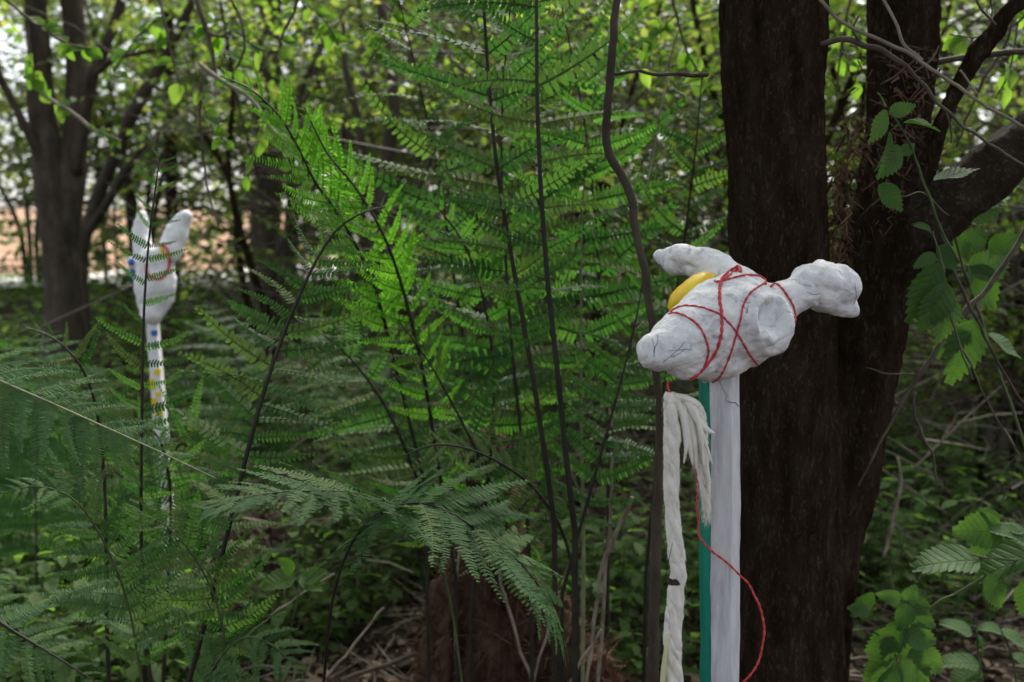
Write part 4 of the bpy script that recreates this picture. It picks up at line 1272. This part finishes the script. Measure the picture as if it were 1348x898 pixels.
for lab_, r_, lm_, mt_ in [
    ('low fern hiding the foot of the far white post', [(215, 900, 2.45), (222, 760, 2.42), (225, 660, 2.4), (215, 590, 2.36), (190, 560, 2.33), (150, 560, 2.3)], 105, 'fern'),
    ('fern beside the far post drooping right toward the dark-stemmed fern', [(190, 900, 2.7), (200, 740, 2.68), (215, 640, 2.65), (240, 580, 2.6), (285, 565, 2.57), (330, 590, 2.55)], 105, 'fern'),
    ('fern whose tip reaches the top edge left of both black stems', [(640, 760, 2.5), (625, 560, 2.5), (600, 380, 2.48), (575, 220, 2.45), (545, 80, 2.42), (510, -60, 2.4)], 150, 'fern'),
    ('fern filling the gap between black stem and sapling top', [(800, 760, 2.6), (800, 560, 2.6), (790, 380, 2.58), (775, 200, 2.55), (750, 60, 2.5), (720, -80, 2.48)], 150, 'fern'),
    ('fern spreading behind the sapling bend toward the main trunk', [(850, 760, 2.4), (865, 600, 2.4), (880, 450, 2.38), (900, 320, 2.35), (915, 200, 2.3), (925, 90, 2.28)], 130, 'fern'),
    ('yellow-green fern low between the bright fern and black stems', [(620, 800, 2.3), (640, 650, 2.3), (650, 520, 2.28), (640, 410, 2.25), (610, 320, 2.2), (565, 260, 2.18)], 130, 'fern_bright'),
    ('fern with long level leaflets crossing just behind the black stems', [(700, 800, 2.25), (690, 620, 2.25), (675, 470, 2.24), (665, 330, 2.22), (660, 200, 2.2), (665, 80, 2.18), (680, -60, 2.15)], 165, 'fern'),
    ('shaded fern behind the stump leaning to the dark-stemmed fern', [(600, 800, 2.6), (560, 660, 2.55), (510, 540, 2.5), (450, 460, 2.45), (390, 420, 2.42)], 120, 'fern')]:
    fern(lab_, r_, 20, lm_, 0.2, ((0, 0.5), (0.25, 0.9), (0.55, 1), (0.85, 0.6), (1, 0.1)), (random.uniform(-.2, .2), -1, 0.3), 0.4, (82, 55), mt_, rs=3, jit=0.4)

# fronds further back: copies of one frond placed about the wood
FERNPROTO = []
for mtk in ('fern', 'fern_bright', 'fern'):
    pass


def bg_fern(x, y, h, lean, mt, label, group):
    """a frond rooted at x, y, h tall, leaning along lean"""
    gz = ground_z(x, y)
    tip = Vector((x + lean[0], y + lean[1], gz + h))
    # world -> the same routine with world points
    th = thing('fern_frond', (x, y, gz), label, 'fern', group)
    pts = []
    n = 14
    for i in range(n + 1):
        t = i / n
        pts.append(Vector((x + lean[0] * t ** 1.8, y + lean[1] * t ** 1.8, gz + h * (t - 0.22 * t ** 3) / 0.78)))
    m = MB(); m.tube(pts, [0.0045 * (1 - 0.8 * i / n) for i in range(n + 1)], 5); obj('stem', m.mesh('stem'), M['stem'], th)
    npairs = 15
    for k in range(npairs):
        u = (k + 0.5) / npairs
        t = 0.28 + 0.72 * u
        q = t * n
        i = min(int(q), n - 1)
        p = pts[i].lerp(pts[i + 1], q - i)
        T = (pts[i + 1] - pts[i]).normalized()
        side = Vector((lean[1], -lean[0], 0)).normalized()
        nn_ = side.cross(T)
        if nn_.z < 0:
            nn_ = -nn_
        l = h * 0.34 * interp(u, (0, 0.25, 0.6, 1), (0.6, 1, 0.75, 0.12)) * random.uniform(0.85, 1.1)
        for sd in (1, -1):
            a = R(78 - 25 * u) + random.uniform(-.15, .15)
            d = T * math.cos(a) + side * sd * math.sin(a) + Vector((0, 0, -0.12))
            o = bpy.data.objects.new('pinna', random.choice(PIN[mt]))
            COL.objects.link(o); o.parent = th
            place(o, p, d, nn_ + Vector((random.uniform(-.3, .3), random.uniform(-.3, .3), 0.3)), (l, -sd * l * 1.15, l), th)


ORD = ['first', 'second', 'third', 'fourth', 'fifth', 'sixth', 'seventh', 'eighth', 'ninth', 'tenth']
zones = [('behind the two black fern stems', 'bracken behind the black stems', (-0.5, 0.42), (2.7, 4.2), 9),
         ('around the far painted head', 'bracken round the far painted head', (-1.7, -0.6), (2.5, 4.6), 10)]
for lab, grp, xr, yr, cnt in zones:
    spots = []
    while len(spots) < cnt:
        y = random.uniform(*yr)
        x = random.uniform(*xr) * y / 3
        if abs(x / y - s2.location.x / D2) < 0.1 and y < 3.6:
            continue
        a = random.uniform(0, 6.283)
        h = random.uniform(0.5, 1.1)
        spots.append((x / y, x, y, a, h))
    spots.sort()
    for i, (_, x, y, a, h) in enumerate(spots):
        look = ('tall ' if h > 0.85 else 'low ') + ('right-leaning ' if math.cos(a) > 0.35 else ('left-leaning ' if math.cos(a) < -0.35 else 'upright '))
        bg_fern(x, y, h, (math.cos(a) * h * 0.6, math.sin(a) * h * 0.45), random.choice(['fern', 'fern', 'fern_bright']), look + 'bracken frond, ' + ORD[i] + ' from the left ' + lab, grp)
print('pinnae', NPIN)

# ------------------------------------------------------------------ rotten stump with dead stalks
st = thing('tree_stump', tuple(W(645, 1000, 2.5).xy) + (0.0,), 'rotten brown tree stump with dead stalks behind the arching fern', 'stump')
mb = MB()
balls(mb, [(642, 592, 2.5, 30), (643, 640, 2.5, 34), (648, 700, 2.5, 38), (655, 780, 2.5, 52), (662, 880, 2.5, 74), (672, 1000, 2.5, 100), (680, 1080, 2.5, 120)], seg=20)
balls(mb, [(720, 800, 2.45, 30), (750, 860, 2.42, 45), (770, 950, 2.4, 70)], seg=14)
balls(mb, [(600, 740, 2.48, 14), (585, 820, 2.45, 22), (570, 920, 2.42, 30)], seg=12)
sm = remesh(mb, 0.013, 2, 'body')
c = get_co(sm).astype(float); n_ = get_no(sm)
d = np.array([0.03 * noise.noise((p[0] * 22, p[1] * 22, p[2] * 6)) + 0.02 * noise.noise(p * 45) + 0.01 * noise.noise(p * 100) for p in c])
set_co(sm, c + n_ * d[:, None])
obj('body', sm, M['rot'], st)
c = get_co(sm); n_ = get_no(sm)
idx = rng.integers(0, len(c), 11000)
mb = MB()
for i in idx:
    if n_[i][1] > 0.4:
        continue
    p = Vector(c[i]); q = Vector(n_[i])
    dn = (q * random.uniform(0.1, 0.9) + Vector((random.uniform(-.5, .5), random.uniform(-.5, .5), random.uniform(-1.2, 0.7)))).normalized()
    l = random.uniform(0.015, 0.09)
    w_ = Vector((random.uniform(-1, 1), random.uniform(-1, 1), random.uniform(-1, 1))).normalized() * random.uniform(0.0006, 0.003)
    mb.add([p - w_, p + w_, p + dn * l + w_ * 0.3, p + dn * l - w_ * 0.3], [(0, 1, 2, 3)])
obj('fibres', mb.mesh('fibres'), M['rot'], st)['kind'] = 'stuff'
STALK = [
    ('snapped pale stalk rising from the stump top', [(700, 900, 2.3, 3), (668, 800, 2.3, 3), (656, 730, 2.3, 3), (650, 660, 2.3, 3.2), (655, 620, 2.3, 3.2), (660, 586, 2.3, 3.2)]),
    ('thick tan stalk slanting up beside the wool', [(770, 920, 2.2, 3), (790, 760, 2.2, 4), (810, 705, 2.2, 4), (833, 655, 2.2, 4)]),
    ('upright reddish stalk left of the sapling', [(785, 920, 2.25, 3.4), (795, 800, 2.25, 3.4), (802, 700, 2.25, 3.4), (806, 600, 2.25, 2.6)]),
    ('thin reddish stalk upright left of the stump', [(598, 900, 2.4, 2.4), (602, 780, 2.4, 2.4), (608, 680, 2.4, 2.2), (615, 600, 2.4, 1.8)]),
    ('tan stalk leaning right in front of the stump', [(690, 930, 2.3, 2.6), (715, 850, 2.3, 2.6), (735, 790, 2.3, 2.4), (762, 700, 2.3, 1.8)]),
    ('short broken tan stalk under the fern tip', [(740, 920, 2.2, 3), (765, 870, 2.2, 3), (790, 830, 2.2, 2.6)]),
    ('long thin grass stalk leaning over the fern tips beside the trunk', [(850, 260, 2.1, 1.2), (866, 160, 2.1, 1.4), (880, 90, 2.1, 1.6), (893, 40, 2.1, 1.6)]),
    ('bent straw stalk lying left of the stump', [(395, 930, 2.4, 3), (430, 890, 2.4, 3), (470, 845, 2.4, 2.6), (505, 800, 2.4, 2.2)]),
    ('pale straw stalk crossing near the yellow leaf', [(355, 810, 2.3, 2), (400, 780, 2.3, 2), (440, 755, 2.3, 2)]),
    ('dead pale stalk standing beyond the trunk foot', [(1163, 735, 3.2, 3), (1175, 690, 3.2, 3.4), (1185, 640, 3.2, 2.6), (1182, 600, 3.2, 2)]),
    ('fallen dark branch lying at the stump foot', [(450, 895, 2.55, 4), (520, 870, 2.55, 4.5), (600, 845, 2.55, 4), (660, 830, 2.55, 3)]),
]
for lab, pth in STALK:
    P, RR = pxpath(pth, 5)
    t = thing('dead_stalk', tuple(P[0]), lab, 'stalk')
    P = [p + Vector((noise.noise(p * 25), 0, noise.noise(p * 25 + Vector((4, 4, 4))))) * 0.006 for p in P]
    m = MB(); m.tube(P, [q * 0.72 for q in RR], 6); obj('stem', m.mesh('stem'), M['straw'] if 'dark' not in lab else M['twig'], t)
yl = thing('yellow_leaf_plant', tuple(W(380, 800, 2.2)), 'small plant with a yellowing leaf under the arching fern', 'plant')
for (x0, y0, x1, y1) in ((400, 765, 428, 750), (390, 760, 340, 770), (385, 755, 370, 735), (395, 760, 425, 775)):
    o = obj('leaf', HAZ[0], None, yl); a, b_ = W(x0, y0, 2.2), W(x1, y1, 2.18); place(o, a, b_ - a, (0, -.6, .8), (b_ - a).length, yl)
m = MB(); m.tube([W(380, 840, 2.2), W(392, 790, 2.2), (W(395, 758, 2.2))], 0.002, 5); obj('stem', m.mesh('stem'), M['stem_green'], yl)

# ------------------------------------------------------------------ trees and shrubs behind
def tube_tree(name, label, cat, base_px, d, paths, mt, crown=None, leaf=0.06, per=10, lmat='hazel', group=None, cmin=(0, 0)):
    P0, _ = pxpath(paths[0], 5)
    x, y = P0[0].x, P0[0].y
    t = thing(name, (x, y, ground_z(x, y)), label, cat, group)
    for i, pth in enumerate(paths):
        P, RR = pxpath(pth, 6)
        if i == 0 and P[0].z > ground_z(x, y):
            P = [Vector((x, y, ground_z(x, y) - 0.1))] + P
            RR = [RR[0] * 1.25] + RR
        m = MB(); m.tube(P, RR, 12)
        me = m.mesh('trunk' if i == 0 else 'branch')
        c = get_co(me).astype(float); n_ = get_no(me)
        set_co(me, c + n_ * np.array([0.012 * noise.noise(Vector(q) * 9) + 0.006 * noise.noise(Vector(q) * 25) for q in c])[:, None] * min(1, RR[0] / 0.08))
        obj('trunk' if i == 0 else 'branch', me, mt, t)
    if crown:
        me, twm = crown_mesh('crown', crown, per, leaf)
        obj('crown', me, M[lmat], t)
        obj('twigs', twm.mesh('twigs'), M['twig'], t)['kind'] = 'stuff'
    return t


def cloud(n, c, r, l=(0.25, 0.6), up=0.0):
    out = []
    for _ in range(n):
        while True:
            q = Vector((random.uniform(-1, 1), random.uniform(-1, 1), random.uniform(-1, 1)))
            if q.length < 1:
                break
        p = Vector((c[0] + q.x * r[0], c[1] + q.y * r[1], c[2] + q.z * r[2]))
        out.append((p, rand_dir(up), random.uniform(*l)))
    return out


tube_tree('multi_stem_tree', 'dark tree with several trunks behind the far painted head', 'tree', 80, 5.4, [
    [(85, 520, 5.4, 29.2), (86, 440, 5.4, 26.7), (84, 380, 5.4, 23.2), (76, 300, 5.4, 22.4), (66, 230, 5.4, 21.5), (56, 150, 5.4, 17.2), (50, 60, 5.4, 14.6), (46, -40, 5.4, 13.8), (40, -260, 5.4, 10.3)],
    [(80, 330, 5.4, 20.6), (92, 250, 5.42, 18.9), (100, 170, 5.45, 16.3), (102, 100, 5.5, 14.6), (98, 40, 5.5, 13.8), (94, -40, 5.5, 12.9), (92, -260, 5.5, 9.5)],
    [(98, 230, 5.4, 10.3), (112, 150, 5.35, 8.6), (122, 100, 5.3, 7.7), (140, 60, 5.3, 6.9), (158, 10, 5.3, 6.9), (172, -60, 5.3, 5.2)],
    [(122, 100, 5.3, 5.2), (150, 78, 5.25, 4.3), (185, 70, 5.2, 3.4), (220, 62, 5.2, 2.6)],
    [(66, 238, 5.38, 6.9), (40, 180, 5.3, 6.0), (15, 130, 5.25, 5.2), (-10, 85, 5.2, 5.2)]],
    M['bark_sapling'], cloud(70, (-2.6, 5.5, 3.2), (1.3, 1.0, 0.8)) + cloud(60, (-1.9, 5.0, 3.0), (1.1, 1.0, 0.6)) + cloud(40, (-2.5, 5.2, 4.7), (2.0, 1.6, 1.0)), 0.065)
tube_tree('leaning_shrub', 'thin leaning grey stems right of the multi-stem tree', 'shrub', 120, 6.0, [
    [(108, 400, 6, 9), (108, 330, 6, 9), (125, 270, 6, 9), (150, 210, 6, 8), (180, 140, 6, 8), (215, 80, 6, 7), (250, 10, 6, 5), (280, -60, 6, 4)],
    [(112, 310, 6, 7), (140, 270, 5.95, 6), (165, 225, 5.9, 6), (185, 200, 5.9, 5), (230, 160, 5.9, 3)]],
    M['bark_grey'], cloud(60, (-1.9, 6.2, 2.6), (0.9, 0.8, 0.9)), 0.06)
tube_tree('slim_tree', 'slim straight trunk showing just right of the far painted head', 'tree', 225, 7.5, [
    [(228, 420, 7.5, 9), (227, 300, 7.5, 8), (224, 180, 7.5, 8), (222, 60, 7.5, 7), (220, -100, 7.5, 6)]], M['bark'], cloud(60, (-2.6, 7.6, 3.3), (1.2, 1.0, 1.0)), 0.065)
tube_tree('grey_tree', 'broad grey trunk standing in the bright gap left of the bright ferns', 'tree', 347, 7, [
    [(348, 450, 7, 22), (347, 380, 7, 19), (347, 300, 7, 18), (350, 220, 7, 17), (352, 120, 7, 16), (356, 0, 7, 15), (360, -150, 7, 13)],
    [(348, 225, 7, 7), (372, 170, 6.9, 6), (400, 110, 6.8, 5), (430, 40, 6.8, 4)]], M['bark_grey'], cloud(110, (-1.6, 6.8, 2.9), (1.2, 1.0, 1.1)), 0.06)
tube_tree('twisted_elder', 'dark twisted bare stems behind the bright drooping fern', 'shrub', 510, 5, [
    [(520, 440, 5, 10), (515, 330, 5, 10), (505, 250, 5, 9), (512, 190, 5, 9), (520, 130, 5, 8), (508, 60, 5, 7), (500, -20, 5, 6)],
    [(506, 245, 5, 6), (480, 200, 5, 5), (470, 150, 5, 5), (455, 90, 5, 4), (452, 30, 5, 3)],
    [(470, 420, 5.2, 6), (462, 330, 5.2, 6), (455, 260, 5.2, 6), (462, 190, 5.2, 5), (450, 140, 5.2, 4)],
    [(540, 430, 4.9, 5), (560, 340, 4.9, 5), (548, 260, 4.9, 5), (575, 180, 4.9, 4), (560, 100, 4.9, 3)]], M['bark_grey'], cloud(60, (-0.7, 5.2, 2.2), (0.8, 0.7, 0.5), (0.2, 0.5)), 0.05)

HZ = [  # x, y, height, spread, leaf sprays, leaf size, material, label
    (-3.1, 8.4, 3.6, 1.1, 187, 0.06, 'hazel', 'airy yellow-green shrub seen past the left trunks against the sky'),
    (-1.0, 7.6, 3.2, 1.0, 289, 0.06, 'hazel', 'leafy hazel shrub behind the broad grey trunk'),
    (-0.2, 6.4, 3.0, 0.9, 561, 0.055, 'dark_leaf', 'dark leafy shrub behind the twisted bare stems'),
    (0.5, 5.6, 2.9, 0.8, 323, 0.055, 'hazel', 'leafy shrub behind the two tall black fern stems'),
    (0.25, 4.3, 2.5, 0.55, 153, 0.05, 'hazel', 'small-leaved shrub directly behind the tall ferns'),
    (1.3, 6.2, 3.2, 0.9, 340, 0.06, 'dark_leaf', 'dense shrub seen between the sapling and the forked tree'),
    (1.15, 4.4, 2.9, 0.6, 204, 0.055, 'hazel', 'bright shrub foliage seen left of the main trunk top'),
    (1.75, 5.0, 3.0, 0.7, 255, 0.06, 'hazel', 'bright shrub seen through the gap of the forked trunk'),
    (2.6, 5.2, 3.3, 0.9, 221, 0.06, 'hazel', 'bright leafy shrub behind the right limb'),
    (2.5, 3.9, 2.6, 0.5, 77, 0.055, 'hazel', 'loose leafy shrub hanging above the right limb'),
    (3.6, 6.8, 3.4, 1.0, 221, 0.06, 'dark_leaf', 'dark shrub far back at the right edge'),
    (2.3, 7.6, 3.6, 1.1, 221, 0.065, 'dark_leaf', 'tall dark shrub behind the forked tree in the wood'),
    (0.3, 8.2, 3.6, 1.2, 340, 0.065, 'dark_leaf', 'tall dark shrub at the back of the wood behind the middle ferns'),
    (-4.6, 9.6, 3.4, 1.3, 80, 0.06, 'hazel', 'thin shrub before the sandy slope at the left edge'),
    (-2.1, 9.4, 3.0, 1.2, 70, 0.06, 'hazel', 'thin shrub before the sandy slope right of the far painted head'),
    (2.15, 4.3, 1.5, 0.5, 70, 0.06, 'hazel', 'low bright bush behind the right nettles beside the trunk'),
    (2.75, 4.9, 1.9, 0.6, 100, 0.06, 'hazel', 'bright bush at the right edge under the limb'),
    (1.95, 5.6, 1.7, 0.6, 90, 0.055, 'hazel', 'small bush just right of the trunk in the mid distance'),
    (-1.1, 8.6, 2.2, 0.7, 130, 0.055, 'hazel', 'low leafy shrub right of the bright gap beyond the grey trunk'),
    (-3.6, 8.3, 2.0, 0.5, 60, 0.055, 'hazel', 'small thin shrub left of the bright gap behind the far head'),
    (-5.2, 8.8, 2.4, 0.9, 130, 0.06, 'hazel', 'leafy shrub at the far left edge beside the multi-stem tree'),
    (-1.35, 5.4, 2.4, 0.6, 110, 0.05, 'hazel', 'small shrub whose leaves hang above the broad bright gap'),
]
for (x, y, h, sp, n, lf, mk, lab) in HZ:
    gz = ground_z(x, y)
    t = thing('leafy_shrub', (x, y, gz), lab, 'shrub')
    for k in range(random.randint(4, 6)):
        a = random.uniform(0, 6.283)
        pts = [Vector((x + 0.06 * math.cos(a), y + 0.06 * math.sin(a), gz - 0.05))]
        for i in range(1, 6):
            f_ = i / 5
            pts.append(Vector((x + math.cos(a) * sp * 0.8 * f_ ** 1.4 + random.uniform(-.07, .07), y + math.sin(a) * sp * 0.8 * f_ ** 1.4 + random.uniform(-.07, .07), gz + h * 0.9 * f_)))
        P = [Vector(q) for q in cr(pts, 4)]
        m = MB(); m.tube(P, [0.028 * (1 - 0.8 * i / len(P)) for i in range(len(P))], 7)
        obj('stem', m.mesh('stem'), M['bark_grey' if random.random() < 0.5 else 'bark'], t)
    me, twm = crown_mesh('foliage', cloud(n, (x, y, gz + h * 0.66), (sp, sp * 0.8, h * 0.38), (0.2, 0.5)), 10, lf)
    obj('foliage', me, M[mk], t)
    for (p, d, l) in cloud(55, (x, y, gz + h * 0.5), (sp * .8, sp * 0.6, h * 0.4), (0.5, 1.2)):
        sg = Vector((random.uniform(-.2, .2), random.uniform(-.2, .2), random.uniform(-.2, .2)))
        twm.tube([p, p + d * l * 0.35 + sg * .5, p + d * l * 0.7 + sg, p + d * l + sg * 0.3], [0.007, 0.006, 0.004, 0.001], 4, cap=False)
    obj('twigs', twm.mesh('twigs'), M['twig'], t)['kind'] = 'stuff'

# far-off wood that closes the view
tw = []
for i in range(5200):
    y = random.uniform(9.0, 13.0)
    x = random.uniform(-0.17 * y, 0.72 * y)
    z = 0.95 + random.random() ** 1.15 * 4.6
    tw.append(((x, y, z), rand_dir(0), random.uniform(0.4, 0.9)))
for i in range(1900):
    y = random.uniform(7.5, 12)
    x = random.uniform(-0.62 * y, -0.16 * y)
    if x < -0.45 * y and random.random() < 0.6 or random.random() < 0.15:
        continue
    z = 1.35 + y * random.uniform(0.09, 0.32) if random.random() < 0.7 else random.uniform(1.2, 2.6)
    tw.append(((x, y, z), rand_dir(0), random.uniform(0.4, 0.9)))
for i in range(2600):
    y = random.uniform(13.5, 18)
    tw.append(((random.uniform(-0.2 * y, 0.72 * y), y, 1.0 + random.random() * 6.2), rand_dir(0), random.uniform(0.5, 1.1)))
cm, twm = crown_mesh('distant_wood', tw, 14, 0.1)
o = obj('distant_woodland', cm, M['dark_leaf']); tag(o, kind='stuff')
mb = MB()
for i in range(22):
    y = random.uniform(9.5, 13); x = random.uniform(-0.55, 0.7) * y
    gz = ground_z(x, y)
    r_ = random.uniform(0.012, 0.05)
    mb.tube([Vector((x, y, gz - 0.1)), Vector((x + random.uniform(-.2, .2), y, gz + 1.5)), Vector((x + random.uniform(-.5, .5), y, gz + 3.5)), Vector((x + random.uniform(-.9, .9), y, gz + 6))], [r_, r_ * 0.85, r_ * 0.7, r_ * 0.4], 7)
o = obj('distant_trunks', mb.mesh('distant_trunks'), M['bark_grey']); tag(o, kind='stuff')

# tangle of dead brushwood between the ferns and the back of the wood
mb = MB()
for i in range(2200):
    y = random.uniform(3.2, 8.5)
    x = random.uniform(-0.3, 0.62) * y
    gz = ground_z(x, y)
    p = Vector((x, y, gz + random.uniform(0.02, 0.7) * random.random() ** 0.5 * 1.2))
    d = rand_dir(0.25).normalized()
    l = random.uniform(0.1, 0.5)
    r_ = random.uniform(0.0012, 0.004)
    mb.tube([p, p + d * l * 0.5 + Vector((0, 0, random.uniform(-.05, .05))), p + d * l], [r_, r_ * 0.8, r_ * 0.4], 4, cap=False)
o = obj('brushwood', mb.mesh('brushwood'), M['straw']); tag(o, kind='stuff')
mb = MB()
for i in range(2800):
    y = random.uniform(2.3, 6.5)
    x = random.uniform(-0.62, 0.62) * y
    gz = ground_z(x, y)
    p = Vector((x, y, gz + random.uniform(0.005, 0.05)))
    a = random.uniform(0, 6.283)
    d = Vector((math.cos(a), math.sin(a), random.uniform(-0.05, 0.15)))
    l = random.uniform(0.05, 0.32)
    r_ = random.uniform(0.0008, 0.003)
    mb.tube([p, p + d * l * 0.5 + Vector((random.uniform(-.02, .02), random.uniform(-.02, .02), 0.015)), p + d * l], [r_, r_, r_ * 0.5], 4, cap=False)
o = obj('fallen_twigs', mb.mesh('fallen_twigs'), M['straw']); tag(o, kind='stuff')
# leaf litter
N = 14000
yy = 1.9 + (rng.random(N) ** 1.5) * 5.0
xx = rng.uniform(-0.66, 0.66, N) * yy
pos = np.array([(x, y, ground_z(x, y) + 0.012 * random.random()) for x, y in zip(xx, yy)])
an = rng.uniform(0, 6.283, N)
dirs = np.stack([np.cos(an), np.sin(an), rng.uniform(-.3, .4, N)], 1)
nors = np.stack([rng.uniform(-.6, .6, N), rng.uniform(-.6, .6, N), np.ones(N)], 1)
LT = [(x, y, z + 0.25 * y * y * 4 - 0.05) for x, y, z in LEAF_T]
o = obj('leaf_litter', scatter_mesh('leaf_litter', LT, LEAF_Q, LEAF_TR, pos, frames(dirs, nors), rng.uniform(0.025, 0.07, N)), M['litter']); tag(o, kind='stuff')


# low green plants that cover the ground
def cover(name, n, xr, yr, hr, size, mk, dens=None):
    pos, dirs, nors, scs = [], [], [], []
    st_ = MB()
    while len(pos) < n:
        y = yr[0] + (yr[1] - yr[0]) * random.random() ** 1.2
        x = random.uniform(*xr) * y
        if name == 'undergrowth' and x > 0.12 * y - max(0, 4.4 - y) * 0.8:
            continue
        if noise.noise((x * 1.3, y * 1.3, 8.8)) < (dens if dens is not None else -0.1):
            continue
        gz = ground_z(x, y)
        h = random.uniform(*hr)
        lx, ly = random.uniform(-.08, .08), random.uniform(-.08, .08)
        st_.tube([Vector((x, y, gz)), Vector((x + lx * .5, y + ly * .5, gz + h * 0.6)), Vector((x + lx, y + ly, gz + h))], 0.0015, 3, cap=False)
        k = random.randint(5, 9)
        a0 = random.uniform(0, 6.28)
        for i in range(k):
            f_ = 1 - 0.75 * (i // 2) / max(1, k // 2)
            a = a0 + i * math.pi + (i // 2) * 1.4
            pos.append((x + lx * f_, y + ly * f_, gz + h * f_))
            dirs.append((math.cos(a), math.sin(a), random.uniform(-0.5, 0.15)))
            nors.append((random.uniform(-.3, .3), random.uniform(-.3, .3), 1))
            scs.append(size * random.uniform(0.6, 1.2))
    o = obj(name, scatter_mesh(name, LEAF_T, LEAF_Q, LEAF_TR, np.array(pos), frames(np.array(dirs), np.array(nors)), np.array(scs)), M[mk]); tag(o, kind='stuff')
    o = obj(name + '_stems', st_.mesh(name), M['stem_green']); tag(o, kind='stuff')


cover('undergrowth', 21000, (-0.62, 0.12), (2.6, 8.6), (0.08, 0.45), 0.055, 'cover', -0.2)
cover('ground_cover', 12000, (-0.05, 0.64), (2.9, 8.0), (0.05, 0.5), 0.058, 'cover', -0.12)

# ------------------------------------------------------------------ overhanging twigs with leaves, top left
def leafy(paths, n, size, d):
    out = []
    for _ in range(n):
        pth = random.choice(paths)
        s = cr(pth, 5)
        q = s[random.randrange(2, len(s))]
        a = random.uniform(0, 6.283)
        out.append((q[0], q[1], q[0] + math.cos(a) * size * random.uniform(.7, 1.2), q[1] + math.sin(a) * size * random.uniform(.5, 1.1) + 6, q[2], (random.uniform(-.5, .5), -0.6, random.uniform(0.2, 0.9))))
    return out


OH = [
    ('dark twig hanging from the top edge with few leaves', [[(255, -15, 2.9, 3.4), (268, 30, 2.9, 3.4), (278, 60, 2.9, 3), (284, 100, 2.9, 2)], [(262, 10, 2.9, 2), (272, 40, 2.9, 2), (290, 48, 2.9, 1.6), (310, 42, 2.9, 1.6), (340, 65, 2.9, 1.6), (368, 68, 2.9, 1.2)]], 9, 26),
    ('curved twig hanging beside the dark one at the top edge', [[(296, -12, 2.8, 2), (315, 20, 2.8, 2), (322, 50, 2.8, 2), (318, 78, 2.8, 1.6), (306, 96, 2.8, 1)]], 8, 26),
    ('long pale branch slanting down toward the bright fern crown', [[(262, 84, 2.6, 3), (290, 105, 2.6, 3), (330, 130, 2.6, 3), (350, 160, 2.6, 2.4), (385, 200, 2.6, 2), (410, 250, 2.6, 1.4)], [(340, 140, 2.6, 1.6), (346, 165, 2.6, 1.4), (335, 200, 2.6, 1.2), (322, 232, 2.6, 1)]], 10, 24),
    ('thin twig hanging straight down over the far painted head', [[(268, 95, 2.7, 1.8), (263, 140, 2.7, 1.8), (266, 190, 2.7, 1.6), (273, 245, 2.7, 1.4), (288, 300, 2.7, 1)], [(264, 130, 2.7, 1), (280, 170, 2.7, .9), (300, 190, 2.7, .8)]], 7, 22),
    ('pale lichened twig crossing the multi-stem tree', [[(40, 100, 3.4, 2), (58, 125, 3.4, 2.4), (90, 145, 3.4, 2.6), (125, 172, 3.4, 2.2), (160, 185, 3.4, 1.4)]], 9, 22),
    ('leafy spray of large bright leaves at top left corner', [[(-20, -30, 3, 2), (20, 10, 3, 2), (60, 40, 3, 2), (95, 60, 3, 1.6), (120, 65, 3, 1)], [(35, 20, 3, 1), (40, 70, 3, 1), (48, 110, 3, 1)]], 14, 30),
    ('leafy spray hanging over the top edge left of the ferns', [[(400, -40, 3, 2), (390, 10, 3, 2), (372, 45, 3, 1.8), (365, 85, 3, 1.2)], [(395, 0, 3, 1.4), (430, 30, 3, 1.2), (450, 70, 3, 1)]], 16, 28),
    ('leafy spray over the top edge behind the tall fern tips', [[(500, -40, 3.1, 2), (520, 0, 3.1, 2), (560, 30, 3.1, 1.6), (600, 45, 3.1, 1)], [(520, 0, 3.1, 1.4), (505, 50, 3.1, 1.2), (480, 90, 3.1, 1)]], 16, 28),
    ('leafy twig with yellowing leaves above the far painted head', [[(200, -30, 3.3, 2), (215, 20, 3.3, 1.8), (225, 70, 3.3, 1.5), (240, 120, 3.3, 1)], [(215, 20, 3.3, 1), (180, 50, 3.3, 1), (150, 95, 3.3, 1)]], 16, 26),
    ('leafy spray in front of the upper right limb', [[(1380, -30, 2.4, 2), (1340, 30, 2.4, 1.8), (1290, 50, 2.4, 1.4), (1250, 45, 2.4, 1)], [(1340, 30, 2.4, 1.2), (1330, 90, 2.4, 1.2), (1310, 130, 2.4, 1)]], 12, 30),
    ('bright leafy spray between the main trunk and its fork', [[(1130, -40, 2.6, 2), (1115, 20, 2.6, 1.8), (1105, 80, 2.6, 1.4), (1100, 150, 2.6, 1)], [(1115, 20, 2.6, 1), (1135, 60, 2.6, 1), (1125, 110, 2.6, 1)]], 12, 26),
    ('bright leafy spray above the white head left of the trunk', [[(880, -40, 2.7, 2), (890, 20, 2.7, 1.8), (905, 70, 2.7, 1.4), (930, 110, 2.7, 1)], [(890, 20, 2.7, 1.2), (860, 50, 2.7, 1), (845, 90, 2.7, 1)]], 14, 28),
]
for lab, paths, n, size in OH:
    branch_thing('overhanging_branch', lab, 'branch', paths, M['pale_twig'] if 'pale' in lab else M['twig'], leafy(paths, int(n * 1.5), size * 0.8, 0), HAZ, partname='branch')
